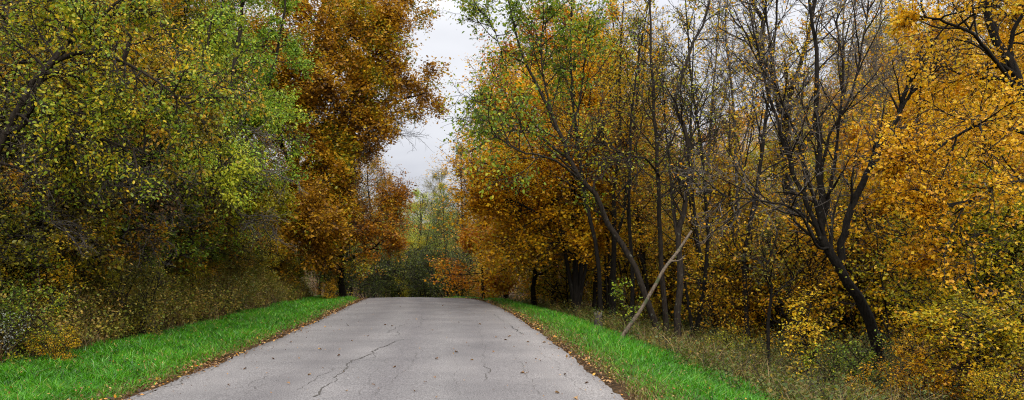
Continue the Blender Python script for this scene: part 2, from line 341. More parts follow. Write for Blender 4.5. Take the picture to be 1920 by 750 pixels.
def road():
    rng = np.random.default_rng(5)
    y = np.concatenate([[-300, -150, -60, -20], np.arange(-8, 60, .12), np.arange(60, 150, 1.5), np.arange(150, 420, 15)])
    d = np.array([-3.0, -3.0, -2.7, -2.1, -1.4, -.7, 0, .7, 1.4, 2.1, 2.7, 3.0, 3.0])
    D, Yg = np.meshgrid(d, y)
    eL = .05 * fbm(y * 1.3, y * .2, 1.1) + .035 * fbm(y * 4.1, y, 1.7, 6) + rng.normal(0, .012, len(y))
    eR = .05 * fbm(y * 1.1 + 40, y * .3, 1.1, 3) + .035 * fbm(y * 3.7, y, 1.9, 9) + rng.normal(0, .012, len(y))
    D[:, 0] += eL - .02; D[:, 1] += eL; D[:, -1] += eR + .02; D[:, -2] += eR
    X = xc(Yg) + D; Z = zroad(Yg) + crown_z(D) + .004 * fbm(X, Yg, .9)
    Z[:, 0] -= .09; Z[:, -1] -= .09
    V = np.stack([X, Yg, Z], -1).reshape(-1, 3); nx = len(d)
    i = (np.arange(len(y) - 1)[:, None] * nx + np.arange(nx - 1)[None]).ravel()
    f = np.stack([i, i + 1, i + 1 + nx, i + nx], -1)
    VS, FS, MI, DI = [V], [f], [np.zeros(len(f))], [D.ravel()]
    o = len(V)
    cracks = [([(590, 750), (622, 722), (645, 700), (652, 686), (690, 672), (700, 662), (730, 650), (757, 640)], .013),
              ([(652, 686), (672, 678), (698, 676), (699, 668)], .006),
              ([(640, 693), (615, 702), (560, 738)], .004), ([(725, 628), (742, 618), (762, 610)], .007), ([(748, 622), (744, 634)], .005),
              ([(910, 718), (913, 708), (916, 700), (908, 690)], .006), ([(908, 690), (905, 672), (910, 660), (903, 645)], .003),
              ([(958, 612), (968, 620), (980, 627)], .012), ([(268, 742), (300, 728), (330, 722), (352, 706)], .010),
              ([(352, 706), (380, 700), (420, 680)], .004), ([(905, 645), (899, 620), (893, 604)], .0025),
              ([(700, 745), (760, 700), (790, 660)], .0025), ([(1010, 745), (985, 700), (965, 668)], .0025),
              ([(925, 590), (937, 598), (945, 605)], .006), ([(668, 748), (690, 725), (705, 700), (728, 676)], .0022), ([(860, 748), (852, 715), (858, 690), (848, 660), (850, 640)], .002), ([(1090, 735), (1060, 705), (1040, 680), (1000, 655)], .0022), ([(600, 700), (640, 702), (668, 690)], .002), ([(915, 705), (950, 712), (985, 708)], .002), ([(480, 735), (470, 722), (500, 708)], .003), ([(790, 590), (792, 603), (786, 618)], .004),
              ([(455, 745), (520, 712), (585, 690)], .002), ([(850, 640), (905, 646), (960, 640)], .0022)]
    for px, w in cracks:
        v, ff = crack_strip(px, w, rng); VS.append(v); FS.append(ff + o); MI.append(np.ones(len(ff))); DI.append(np.zeros(len(v))); o += len(v)
    # asphalt
    m, nt, N, Lk = newmat('weathered_asphalt')
    tc = N.new('ShaderNodeTexCoord')
    v1 = N.new('ShaderNodeTexNoise'); v1.inputs['Scale'].default_value = 55; v1.inputs['Detail'].default_value = 3; v1.inputs['Roughness'].default_value = .8
    v2 = N.new('ShaderNodeTexNoise'); v2.inputs['Scale'].default_value = .55; v2.inputs['Detail'].default_value = 5; v2.inputs['Roughness'].default_value = .6
    v3 = N.new('ShaderNodeTexVoronoi'); v3.inputs['Scale'].default_value = 38
    for v in (v1, v2, v3): Lk.new(tc.outputs['Object'], v.inputs['Vector'])
    r1 = ramp(N, [(.28, (.034, .032, .031)), (.5, (.162, .154, .151)), (.74, (.35, .335, .33))]); Lk.new(v1.outputs[0], r1.inputs[0])
    r2 = ramp(N, [(.3, (.78, .77, .78)), (.7, (1.15, 1.13, 1.12))]); Lk.new(v2.outputs[0], r2.inputs[0])
    mu = N.new('ShaderNodeMix'); mu.data_type = 'RGBA'; mu.blend_type = 'MULTIPLY'; mu.inputs[0].default_value = 1
    Lk.new(r1.outputs[0], mu.inputs[6]); Lk.new(r2.outputs[0], mu.inputs[7])
    r3 = ramp(N, [(.06, (.35, .34, .33)), (.16, (1, 1, 1))]); Lk.new(v3.outputs['Distance'], r3.inputs[0])
    mu2 = N.new('ShaderNodeMix'); mu2.data_type = 'RGBA'; mu2.blend_type = 'MULTIPLY'; mu2.inputs[0].default_value = .5
    Lk.new(mu.outputs[2], mu2.inputs[6]); Lk.new(r3.outputs[0], mu2.inputs[7])
    a = N.new('ShaderNodeAttribute'); a.attribute_name = 'dist'
    mr = N.new('ShaderNodeMapRange'); mr.inputs[1].default_value = -3; mr.inputs[2].default_value = 3; Lk.new(a.outputs['Fac'], mr.inputs[0])
    nw = N.new('ShaderNodeTexNoise'); nw.inputs['Scale'].default_value = .25; Lk.new(tc.outputs['Object'], nw.inputs['Vector'])
    ad = N.new('ShaderNodeMath'); ad.operation = 'MULTIPLY_ADD'; ad.inputs[1].default_value = .12; Lk.new(nw.outputs[0], ad.inputs[0]); Lk.new(mr.outputs[0], ad.inputs[2])
    r4 = ramp(N, [(.02, (1.18, 1.17, 1.15)), (.2, (1.04, 1.04, 1.04)), (.33, (.86, .85, .86)), (.45, (1.04, 1.04, 1.04)), (.56, (.82, .81, .83)), (.68, (1.02, 1.02, 1.02)), (.8, (.91, .90, .91)), (.95, (1.12, 1.11, 1.10)), (1, (1.25, 1.24, 1.22))])
    Lk.new(ad.outputs[0], r4.inputs[0])
    mu3 = N.new('ShaderNodeMix'); mu3.data_type = 'RGBA'; mu3.blend_type = 'MULTIPLY'; mu3.inputs[0].default_value = 1
    Lk.new(mu2.outputs[2], mu3.inputs[6]); Lk.new(r4.outputs[0], mu3.inputs[7])
    b = N.new('ShaderNodeBump'); b.inputs['Strength'].default_value = .6; b.inputs['Distance'].default_value = .012; Lk.new(v1.outputs[0], b.inputs['Height'])
    p = N.new('ShaderNodeBsdfPrincipled'); p.inputs['Roughness'].default_value = .85; p.inputs['Specular IOR Level'].default_value = .25
    o_ = N.new('ShaderNodeOutputMaterial'); Lk.new(mu3.outputs[2], p.inputs['Base Color']); Lk.new(b.outputs[0], p.inputs['Normal']); Lk.new(p.outputs[0], o_.inputs[0])
    mc, nt, N, Lk = newmat('asphalt_crack')
    n = N.new('ShaderNodeTexNoise'); n.inputs['Scale'].default_value = 30
    r = ramp(N, [(.4, (.02, .017, .014)), (.7, (.07, .06, .05))]); Lk.new(n.outputs[0], r.inputs[0])
    p = N.new('ShaderNodeBsdfPrincipled'); p.inputs['Roughness'].default_value = 1; o_ = N.new('ShaderNodeOutputMaterial'); Lk.new(r.outputs[0], p.inputs['Base Color']); Lk.new(p.outputs[0], o_.inputs[0])
    me = mesh_from('road', np.vstack(VS), FS, [m, mc], matidx=np.concatenate(MI))
    a_ = me.attributes.new('dist', 'FLOAT', 'POINT'); a_.data.foreach_set('value', np.concatenate(DI).astype(np.float32))
    tag(link('road', me), kind='structure')
road()

# ------------------------------------------------------------------ grass, litter, weeds
def blades(x, y, h, w, lean, tint, rng, segs=2, z=None):
    n = len(x); z = height(x, y) if z is None else z
    az = rng.uniform(0, 2 * np.pi, n); lz = rng.uniform(0, 2 * np.pi, n)
    b = np.stack([np.cos(az), np.sin(az), np.zeros(n)], -1)
    ld = np.stack([np.cos(lz), np.sin(lz), np.zeros(n)], -1)
    base = np.stack([x, y, z - .01], -1); rows = []
    for k in range(segs + 1):
        t = k / segs; c = base + ld * (lean * h * t ** 2)[:, None]; c[:, 2] += h * (t - .25 * lean * t ** 2)
        if k < segs: rows += [c - b * (w * (1 - .45 * t))[:, None], c + b * (w * (1 - .45 * t))[:, None]]
        else: rows += [c]
    V = np.stack(rows, 1); m = V.shape[1]; off = (np.arange(n) * m)[:, None]
    q = [off + np.array([[2 * k, 2 * k + 1, 2 * k + 3, 2 * k + 2]]) for k in range(segs - 1)]
    tr = off + np.array([[m - 3, m - 2, m - 1]])
    return V.reshape(-1, 3), q + [tr], np.concatenate([tint] * segs)

def scatter(n, d0, d1, y0, y1, rng, power=1.6):
    # denser near the camera
    u = rng.uniform(0, 1, n); y = y0 + (y1 - y0) * u ** power
    d = rng.uniform(d0, d1, n)
    return xc(y) + d, y, d

def grass_strip(name, n, side, din, dout, label_seed, dry=False):
    rng = np.random.default_rng(label_seed)
    x, y, d = scatter(n, din - .3, dout + 1.0, 6.5, 62, rng, 1.9)
    ad = np.abs(d)
    wob = .25 * fbm(x * .9, y * .9, 1.2, 5)
    patch = fbm(x * 1.5, y * 1.5, 1.2, 2)
    inn = abs(din) - .1 + wob * .6 if side > 0 else abs(din) + wob * .4
    out = abs(dout) + .55 + wob
    pk = np.clip((ad - inn) / (.25 if side < 0 else .4), 0, 1) * np.clip((out - ad) / .35, 0, 1)
    keep = rng.uniform(0, 1, n) < pk * np.clip(.88 + .3 * patch, .3, 1)
    x, y, d, patch = x[keep], y[keep], d[keep], patch[keep]; n = len(x)
    tuft = fbm(x * 5, y * 5, 1.3, 7)
    h = rng.uniform(.08, .20, n) * (1 + .3 * patch + .45 * tuft) * np.clip((np.abs(d) - 3.0) / .8, .45, 1)
    w = rng.uniform(.004, .0085, n) * (1 + np.clip((y - 10) / 18, 0, 3.0))
    tint = np.clip(.45 + .15 * patch + .16 * tuft + rng.normal(0, .22, n), 0, 1)
    edge = ((np.abs(d) - 3) < rng.uniform(.15, 1.25, n)) | (rng.uniform(0, 1, n) < .04 + .1 * np.clip(fbm(x * .6, y * .6, 1, 11), 0, 1))
    return (x, y, h, w, tint, edge, rng)

def grass():
    VS, FS, TI, MI, o = [], {3: [], 4: []}, {3: [], 4: []}, {3: [], 4: []}, 0
    for side, n, di, do, sd in ((-1, 300000, 3.15, 6.6, 3), (1, 280000, 3.2, 5.75, 4)):
        x, y, h, w, tint, edge, rng = grass_strip('g', n, side, di * side if side > 0 else -do, do * side if side > 0 else -di, sd) if side > 0 else grass_left(n, sd)
        for sel, mi in ((~edge, 0), (edge, 1)):
            k = int(sel.sum())
            lean = rng.uniform(.2, 1.3, k)
            ti = tint[sel] if mi == 0 else rng.uniform(.1, 1, k)
            V, fc, tt = blades(x[sel], y[sel], h[sel] * (1 if mi == 0 else .8), w[sel], lean, ti, rng)
            VS.append(V); FS[4].append(fc[0] + o); FS[3].append(fc[1] + o); o += len(V)
            TI[4].append(ti); TI[3].append(ti); MI[4].append(np.full(k, mi)); MI[3].append(np.full(k, mi))
    me = mesh_from('grass', np.vstack(VS), FS[4] + FS[3], [M['grass'], M['drygrass']], tint=np.concatenate(TI[4] + TI[3]), matidx=np.concatenate(MI[4] + MI[3]))
    tag(link('grass', me), 'lush green grass covering both verges beside the road', 'grass', kind='stuff')
def grass_left(n, sd):
    rng = np.random.default_rng(sd)
    u = rng.uniform(0, 1, n); y = 8.5 + 54 * u ** 1.7; ad = rng.uniform(3.0, 7.0, n); d = -ad; x = xc(y) + d
    wob = fbm(x * .8, y * .8, 1.1, 5); patch = fbm(x * 1.5, y * 1.5, 1.2, 2)
    inn = 3.18 + .10 * wob; out = 6.35 + .35 * wob
    pk = np.clip((ad - inn) / .25, 0, 1) * np.clip((out - ad) / .45, 0, 1)
    keep = rng.uniform(0, 1, n) < pk * np.clip(.9 + .3 * patch, .3, 1)
    x, y, d, patch = x[keep], y[keep], d[keep], patch[keep]; n = len(x)
    tuft = fbm(x * 5, y * 5, 1.3, 7)
    h = rng.uniform(.08, .20, n) * (1 + .3 * patch + .45 * tuft) * np.clip((-d - 2.9) / .9, .4, 1)
    w = rng.uniform(.004, .0085, n) * (1 + np.clip((y - 10) / 18, 0, 3.0))
    tint = np.clip(.45 + .15 * patch + .16 * tuft + rng.normal(0, .22, n), 0, 1)
    edge = ((-d - 3) < rng.uniform(0, .95, n)) | (rng.uniform(0, 1, n) < .04 + .1 * np.clip(fbm(x * .6, y * .6, 1, 11), 0, 1))
    return (x, y, h, w, tint, edge, rng)
grass()

def merge_leafclouds(parts):
    VS, fl, TI, o = [], {}, {}, 0
    for V, fc, t in parts:
        VS.append(V); nt = len(t) // len(fc)
        for k, f in enumerate(fc):
            fl.setdefault(f.shape[1], []).append(f + o); TI.setdefault(f.shape[1], []).append(t[k * nt:(k + 1) * nt])
        o += len(V)
    F_, T_ = [], []
    for k in fl: F_ += fl[k]; T_ += TI[k]
    return np.vstack(VS), F_, np.concatenate(T_)

def litter():
    parts = []
    rng = np.random.default_rng(21)
    for side, n, sd, wd in ((-1, 12500, 2.98, .32), (1, 13000, 3.02, .5)):
        u = rng.uniform(0, 1, n); y = 8 + 50 * u ** 1.7
        cl = np.clip(.5 + .8 * fbm(y * 1.2, y * .3 + side * 9, 1.2, 3), 0, 1.4)
        d = side * (sd + np.abs(rng.normal(0, wd, n)) * (.5 + cl) - rng.exponential(.05, n))
        x = xc(y) + d; on = np.abs(d) < 3.0
        z = np.where(on, zroad(y) + crown_z(d) + .012, height(x, y) + rng.uniform(.0, .05, n))
        keep = rng.uniform(0, 1, n) < np.clip(.04 + cl ** 2, 0, 1)
        p = np.stack([x, y, z], -1)[keep]; k = len(p)
        parts.append(leaves(p, rng.uniform(.02, .055, k) * (1 + y[keep] / 60), rng.uniform(0, 1, k) ** 1.3, T_OVAL, rng, droop=0, flat=1.6))
    for side, n in ((-1, 1700), (1, 1500)):
        u = rng.uniform(0, 1, n); y = 9 + 45 * u ** 1.5; d = side * rng.uniform(3.2, 6.2, n); x = xc(y) + d
        parts.append(leaves(np.stack([x, y, height(x, y) + rng.uniform(.05, .16, n)], -1), rng.uniform(.018, .042, n), rng.uniform(.1, .95, n), T_OVAL, rng, droop=.1, flat=.8))
    n = 900; u = rng.uniform(0, 1, n); y = 8.5 + 42 * u ** 1.5; d = 3.0 - rng.exponential(.55, n); d = np.clip(d, -2.9, 2.95) * rng.choice([-1, 1], n)
    parts.append(leaves(np.stack([xc(y) + d, y, zroad(y) + crown_z(d) + .012], -1), rng.uniform(.012, .035, n), rng.uniform(0, .85, n), T_OVAL, rng, droop=0, flat=3.0))
    # forest floor near the verges
    for side, n in ((-1, 26000), (1, 30000)):
        u = rng.uniform(0, 1, n); y = 9 + 45 * u ** 1.4; d = side * rng.uniform(5.6, 15, n); x = xc(y) + d
        p = np.stack([x, y, height(x, y) + rng.uniform(.01, .06, n)], -1)
        parts.append(leaves(p, rng.uniform(.04, .09, n), rng.uniform(0, 1, n) ** 1.3, T_OVAL, rng, droop=0, flat=1.8))
    V, fc, t = merge_leafclouds(parts)
    tag(link('leaf_litter', mesh_from('leaf_litter', V, fc, [M['litter']], tint=t)), 'brown and orange fallen leaves piled along the road edges', 'leaf litter', kind='stuff')
litter()

def fallen_leaves():
    rng = np.random.default_rng(77)
    spots = [(635, 668), (636, 656), (560, 672), (606, 691), (580, 704), (429, 721), (690, 631), (696, 618), (722, 610), (811, 620), (845, 588), (875, 643), (879, 650), (885, 676), (850, 655), (818, 674), (838, 634), (980, 699), (948, 637), (955, 630), (816, 709), (797, 719), (778, 735), (819, 747), (855, 661), (787, 655), (930, 632), (1014, 675), (1045, 735), (1005, 672), (766, 601), (900, 608), (968, 590), (735, 612), (780, 600), (545, 640), (512, 672), (600, 655), (660, 640), (575, 622), (610, 612), (540, 720), (460, 690), (870, 715), (925, 660), (1060, 700), (1020, 640), (990, 640), (750, 576), (830, 574), (700, 590), (652, 610), (880, 590), (860, 605), (1100, 715), (1080, 745), (740, 690), (700, 725), (650, 735), (500, 700)]
    protos = []
    for k, tm in enumerate((T_OVAL, T_MAPLE, T_OAK)):
        T = tm[0].copy(); T[:, 2] = T[:, 2] * 2.2 + .12 * np.sin(T[:, 1] * 3); T[:, 1] -= .5
        for v in range(3):
            me = mesh_from('fallen_leaf', T, [np.array([f]) for f in tm[1]], [M['litter']], tint=np.full(len(tm[1]), (.3, .5, .72)[v] + .02 * k))
            protos.append(me)
    for i, (px, py) in enumerate(spots):
        Y = CAMZ * F / (py - HY)
        for _ in range(5): Y = (CAMZ - float(zroad(Y)) - .04) * F / (py - HY)
        X = (px - CX) / F * Y; d = X - float(xc(Y))
        z = float(zroad(Y)) + float(crown_z(d)) + .014
        o = link('fallen_leaf', protos[(i * 5) % 9])
        o.location = (X, Y, z); s = rng.uniform(.035, .07) * (1 + Y / 100); o.scale = (s, s, s)
        o.rotation_euler = (rng.normal(0, .25), rng.normal(0, .25), rng.uniform(0, 6.28))
        tag(o, 'small dry fallen leaf lying on the bare grey asphalt', 'leaf', 'dry leaves scattered over the road')
fallen_leaves()

M['weed_dark'] = leaf_mat('dull_weed_leaves', [(0, (.03, .055, .010)), (.35, (.075, .115, .016)), (.65, (.15, .15, .025)), (.85, (.20, .12, .03)), (1, (.42, .30, .03))])
def undergrowth(name, label, side, bands, sd):
    rng = np.random.default_rng(sd); parts = []; st = []
    for kind, n, d0, d1, y0, y1, h0, h1 in bands:
        u = rng.uniform(0, 1, n); y = y0 + (y1 - y0) * u ** 1.5; ad = rng.uniform(d0, d1, n)
        x = xc(y) + side * ad
        patch = fbm(x * .7, y * .7, 1.2, 3); keep = rng.uniform(0, 1, n) < np.clip(.65 + .7 * patch, .06, 1)
        x, y, patch, ad = x[keep], y[keep], patch[keep], ad[keep]; n = len(x)
        if kind == 'dry':
            m = 9; X = np.repeat(x, m) + rng.normal(0, .09, n * m); Yy = np.repeat(y, m) + rng.normal(0, .09, n * m)
            h = rng.uniform(h0, h1, n * m); w = rng.uniform(.003, .006, n * m) * (1 + Yy / 30)
            V, fc, t = blades(X, Yy, h, w, rng.uniform(.2, 1.4, n * m), np.clip(np.repeat(rng.normal(.45, .2, n), m) + rng.normal(0, .15, n * m), 0, 1), rng, 3)
            parts.append(('d', (V, fc, t)))
        else:
            z = height(x, y); base = np.stack([x, y, z - .02], -1)
            L = rng.uniform(h0, h1, n); dr = rng.normal(0, .35, (n, 3)); dr[:, 2] = 1
            P, r = batch(base, dr, L, np.full(n, .005) + L * .002, np.full(n, .0025), 6, .14, -.02, rng)
            st.append((P, r, 3))
            m = 30; tt = rng.uniform(.12, 1, (n, m)) * 5; i = np.minimum(tt.astype(int), 4); f = (tt - i)[..., None]
            A = (P[np.arange(n)[:, None], i] * (1 - f) + P[np.arange(n)[:, None], i + 1] * f).reshape(-1, 3)
            A += rng.normal(0, .07, A.shape)
            ti = np.clip(np.repeat(rng.uniform(0, 1, n), m) * .6 + rng.uniform(0, .4, n * m) + np.repeat(patch, m) * .15, 0, 1)
            parts.append(('w', leaves(A, rng.uniform(.025, .062, len(A)) * (1 + A[:, 1] / 60), ti, T_NARROW if kind == 'weedn' else T_QUAD, rng, droop=.2)))
    dd = [p for k, p in parts if k == 'd']; ww = [p for k, p in parts if k == 'w']
    Vs, fcs, ts, mi, o = [], [], [], [], 0
    for grp, idx in ((dd, 0), (ww, 1)):
        if not grp: continue
        V, fc, t = merge_leafclouds(grp); Vs.append(V); fcs += [f + o for f in fc]; ts.append(t); mi.append(np.full(sum(len(f) for f in fc), idx)); o += len(V)
    if st:
        V, fc = tubes(st); Vs.append(V); fcs += [f + o for f in fc]; k = sum(len(f) for f in fc); ts.append(np.full(k, .2)); mi.append(np.full(k, 2))
    me = mesh_from(name, np.vstack(Vs), fcs, [M['drygrass'], M['weed' if side < 0 else 'weed_dark'], M['twig']], tint=np.concatenate(ts), matidx=np.concatenate(mi))
    tag(link(name, me), label, 'undergrowth', kind='stuff')

undergrowth('undergrowth', 'tangled dry grass and weeds covering the bank left of the road', -1,
            [('dry', 1900, 6.2, 10.5, 10, 55, .25, .8), ('dry', 350, 6.4, 8.3, 10, 46, .5, 1.0), ('weed', 2200, 6.3, 8.6, 10, 50, .3, 1.1), ('weed', 4200, 6.3, 9.5, 11, 55, .3, .9), ('weedn', 5200, 6.6, 14, 11, 55, .5, 1.5), ('weed', 4200, 8, 18, 11, 52, .5, 1.7)], 31)
undergrowth('undergrowth', 'dry tan grass and weeds on the slope below the right verge', 1,
            [('dry', 1000, 5.7, 9.2, 9, 55, .25, .9), ('weed', 2900, 5.3, 10, 9, 50, .2, .8), ('weedn', 3300, 6.0, 14, 9, 50, .4, 1.2), ('weed', 2600, 9, 22, 12, 55, .4, 1.3)], 32)

#SECTION trees
UPS = lambda t: np.clip(1.25 - t, .25, 1)
DOME = lambda t: np.sqrt(np.clip(1 - (2 * t - .95) ** 2, .08, 1))

def levels(L1, n1=16, n2=9, n3=7, leaf=6, t0=.25, ang1=(40, 80), up1=.05, up2=.02, shape=DOME, w=.13, l2=.5, l3=.45, rmin=.006, **k):
    return [dict(n=n1, t0=t0, t1=1, ang=ang1, len=1, L=L1, shape=shape, K=8, w=w, up=up1, rf=.5, rmin=.02, rend=.008, sides=6, **k),
            dict(n=n2, t0=.2, t1=1, ang=(25, 65), len=l2, K=6, w=w * 1.2, up=up2, rf=.55, rmin=rmin * 1.4, rend=rmin, sides=4, leaf=max(0, leaf // 2)),
            dict(n=n3, t0=.15, t1=1, ang=(25, 70), len=l3, K=5, w=w * 1.3, up=up2 * .5, rf=.6, rmin=rmin, rend=rmin * .7, sides=3, leaf=leaf, lt0=.1)]

# --- shared tree forms for the wood behind
def straight(h, lean=0, seed=0, bend=.3, z0=-.2):
    r = np.random.default_rng(seed); a = r.uniform(0, 6.28)
    return [(0, 0, z0)] + [(lean * t + bend * math.sin(t * 4 + a), bend * math.cos(t * 3 + a) - bend * math.cos(a), h * t) for t in (.2, .4, .6, .8, 1.0)]
FORM = {}
FORM['broad_a'] = tree_meshes('broad_tree', [(straight(12, .6, 1), .2, .03)], levels(4.6, 22, 10, 6, 13, t0=.16), dict(size=.125, per=1, spread=.12, tmpl=T_QUAD), 101)
FORM['broad_b'] = tree_meshes('broad_tree', [(straight(14, -.9, 2), .22, .03), ([(0, 0, 1), (.8, .3, 4), (2.0, .5, 8), (2.4, .6, 12)], .12, .02)], levels(3.9, 15, 10, 6, 13, t0=.2), dict(size=.125, per=1, spread=.12), 102)
FORM['broad_c'] = tree_meshes('broad_tree', [(straight(10, .3, 3), .17, .03)], levels(4.2, 22, 10, 6, 13, t0=.08, ang1=(55, 95)), dict(size=.12, per=1, spread=.12), 103)
FORM['tall_a'] = tree_meshes('tall_tree', [(straight(18, 1.0, 4), .24, .03)], levels(3.9, 24, 9, 6, 11, t0=.25), dict(size=.13, per=1, spread=.14), 104)
FORM['thin_a'] = tree_meshes('thin_tree', [(straight(15, .8, 5, .5), .12, .02)], levels(2.6, 22, 8, 5, 3, t0=.3, ang1=(30, 60)), dict(size=.12, per=1, spread=.1), 105)
FORM['thin_b'] = tree_meshes('thin_tree', [(straight(13, -1.4, 6, .6), .10, .02), ([(0, 0, .4), (.5, .2, 4), (1.2, .1, 8), (1.5, 0, 11)], .07, .015)], levels(2.3, 16, 8, 5, 2, t0=.3, ang1=(30, 60)), dict(size=.11, per=1, spread=.1), 106)
FORM['shrub_a'] = tree_meshes('shrub', [([(0, 0, -.1), (.3, .1, .8), (.7, .2, 1.7), (.9, .3, 2.6)], .03, .008), ([(0, 0, -.1), (-.4, .2, .9), (-.8, .3, 1.8), (-1.3, .3, 2.3)], .03, .008), ([(0, 0, -.1), (.0, -.4, .9), (.1, -.8, 1.7), (.2, -1.3, 2.4)], .03, .008), ([(0, 0, -.1), (.1, .5, .9), (-.2, .8, 2.0), (-.1, 1.0, 3.0)], .03, .008)],
    levels(1.3, 10, 7, 5, 4, t0=.1, rmin=.004, w=.2), dict(size=.085, per=1, spread=.07, tmpl=T_OVAL), 107, tr_K=8)
FORM['shrub_b'] = tree_meshes('shrub', [([(0, 0, -.1), (.2, .1, .5), (.6, .1, 1.1), (1.1, .2, 1.6)], .02, .006), ([(0, 0, -.1), (-.3, .1, .6), (-.7, .2, 1.2), (-1.0, .5, 1.5)], .02, .006), ([(0, 0, -.1), (.1, -.3, .7), (.0, -.6, 1.4), (-.1, -.9, 1.9)], .02, .006)],
    levels(1.0, 12, 7, 5, 4, t0=.05, rmin=.004, w=.2), dict(size=.075, per=1, spread=.06, tmpl=T_OVAL), 108, tr_K=8)
FORM['brush'] = tree_meshes('brush', [([(0, 0, -.1), (.4, .1, .9), (1.1, .2, 1.9), (2.0, .3, 2.6)], .025, .006), ([(0, 0, -.1), (-.4, .2, 1.0), (-1.1, .3, 2.0), (-2.0, .3, 2.4)], .025, .006), ([(0, 0, -.1), (.1, -.4, 1.2), (.3, -.8, 2.3), (.2, -1.5, 3.2)], .025, .006)],
    levels(1.8, 14, 8, 4, 0, t0=.1, rmin=.004, w=.22, up1=-.02, up2=-.04)[:2] + [dict(n=5, t0=.15, t1=1, ang=(25, 70), len=.5, K=4, w=.25, up=-.03, rf=.6, rmin=.0035, rend=.003, sides=3, leaf=1)], dict(size=.06, per=1, spread=.05, tmpl=T_OVAL), 109, twig='twig_pale', tr_K=8)

def fill(form, x, y, label, mat, group, sc=1, rot=None, kind=None, cat='tree', tilt=0):
    while y > 45 and abs(x - float(xc(y))) < 4.6:
        x, y, sc = x * (y + 2) / y, y + 2, sc * (y + 2) / y
    r = np.random.default_rng(int(abs(x * 131 + y * 977)) + 5)
    kind = kind or {'broad': 'broadleaf_tree', 'tall_': 'tall_tree', 'thin_': 'slender_tree', 'shrub': 'shrub', 'brush': 'shrub'}[form[:5]]
    if form.startswith(('shrub', 'brush')): cat = 'shrub'
    parts = ('stems', 'branches', 'foliage') if cat == 'shrub' else ('trunk', 'branches', 'crown')
    plant_tree(kind, FORM[form], gp(x, y, -.05), label, cat=cat, group=group, rot=r.uniform(0, 6.28) if rot is None else rot,
               sc=sc * r.uniform(.88, 1.14), tilt=(r.normal(0, .04), r.normal(0, .04) + tilt), crown_mat=mat, parts=parts)

# right-hand hillside wood, rows back from the road
rr = np.random.default_rng(900)
GH = 'golden trees massed on the hillside right of the road'
LB = {'yellow': 'golden yellow tree in the massed wood on the right hillside', 'gold_mix': 'mixed gold and green tree in the wood on the right hillside',
      'orange': 'orange leaved tree in the massed wood on the right hillside', 'yellowgreen': 'yellow green tree in the massed wood on the right hillside',
      'green': 'green leaved tree in the massed wood on the right hillside'}
def pxX(px, Y): return (px - CX) / F * Y
for Y, pxs in ((34, range(1130, 2050, 100)), (41, range(1050, 2100, 105)), (50, range(930, 2080, 95)), (62, range(930, 2060, 90)), (78, range(900, 2050, 85))):
    for px in pxs:
        y = Y + rr.uniform(-3, 3); x = pxX(px + rr.uniform(-35, 35), y)
        if x - float(xc(y)) < 8.5: continue
        mat = rr.choice(['yellow', 'gold_mix', 'orange', 'yellowgreen', 'yellow', 'gold_mix'])
        form = rr.choice(['broad_a', 'broad_b', 'broad_c', 'thin_a', 'broad_c'])
        if Y >= 62: form = rr.choice(['broad_a', 'broad_c', 'broad_b'])
        hill = float(height(x, y)); sc = {34: .68, 41: .95, 50: 1.1, 62: 1.15, 78: 1.2}[Y] * (.84 if px > 1230 and px < 1650 else 1)
        fill(form, x, y, LB[mat], mat, GH + ' (' + mat.replace('_', ' ') + ')', sc=sc)
# left-hand wood
GL = 'trees in the dense wood up the bank left of the road'
LL = {'olive': 'dull olive tree deep in the wood up the left bank', 'oak': 'russet tree deep in the wood up the left bank', 'green': 'green tree deep in the wood up the left bank', 'yellowgreen': 'yellow green tree deep in the wood up the left bank', 'gold_mix': 'gold and green tree deep in the wood up the left bank'}
for Y, pxs in ((19, range(-80, 160, 110)), (25, range(-60, 330, 90)), (32, range(-60, 440, 75)), (41, range(-40, 540, 70)), (53, range(0, 600, 70))):
    for px in pxs:
        y = Y + rr.uniform(-2, 2); x = pxX(px + rr.uniform(-30, 30), y)
        if x - float(xc(y)) > -10.5: continue
        mat = rr.choice(['olive', 'oak', 'green', 'gold_mix', 'olive'])
        fill(rr.choice(['broad_a', 'broad_b', 'tall_a', 'tall_a', 'broad_c']), x, y, LL[mat], mat, GL + ' (' + mat.replace('_', ' ') + ')', sc=.95)

# ------------------------------------------------------------------ far end of the road
def far_tree(kind, form, px, Y, mat, label, sc, dz=0, group=None):
    fill(form, pxX(px, Y), Y, label, mat, group, sc=sc, kind=kind)
far_tree('poplar_tree', 'tall_a', 778, 112, 'palegreen', 'tall pale yellow green tree rising above the far end of the road', .86)
far_tree('round_tree', 'broad_c', 783, 76, 'yellowgreen', 'rounded yellow green tree straight ahead at the end of the road', .72)
far_tree('ash_tree', 'tall_a', 866, 72, 'greygreen', 'grey green tree just right of the gap of open sky', .73)
far_tree('ash_tree', 'broad_a', 822, 88, 'greygreen', 'second grey green tree behind the rounded one at the road end', .85)
far_tree('oak_tree', 'broad_b', 700, 62, 'oak', 'brown gold oak with dark level limbs where the road disappears', .82)
far_tree('oak_tree', 'broad_c', 655, 52, 'olive', 'dark olive tree behind the end of the left verge', .80)
far_tree('maple_tree', 'broad_a', 735, 84, 'green', 'dark green tree beyond the crest, behind the brown gold oak', .75)
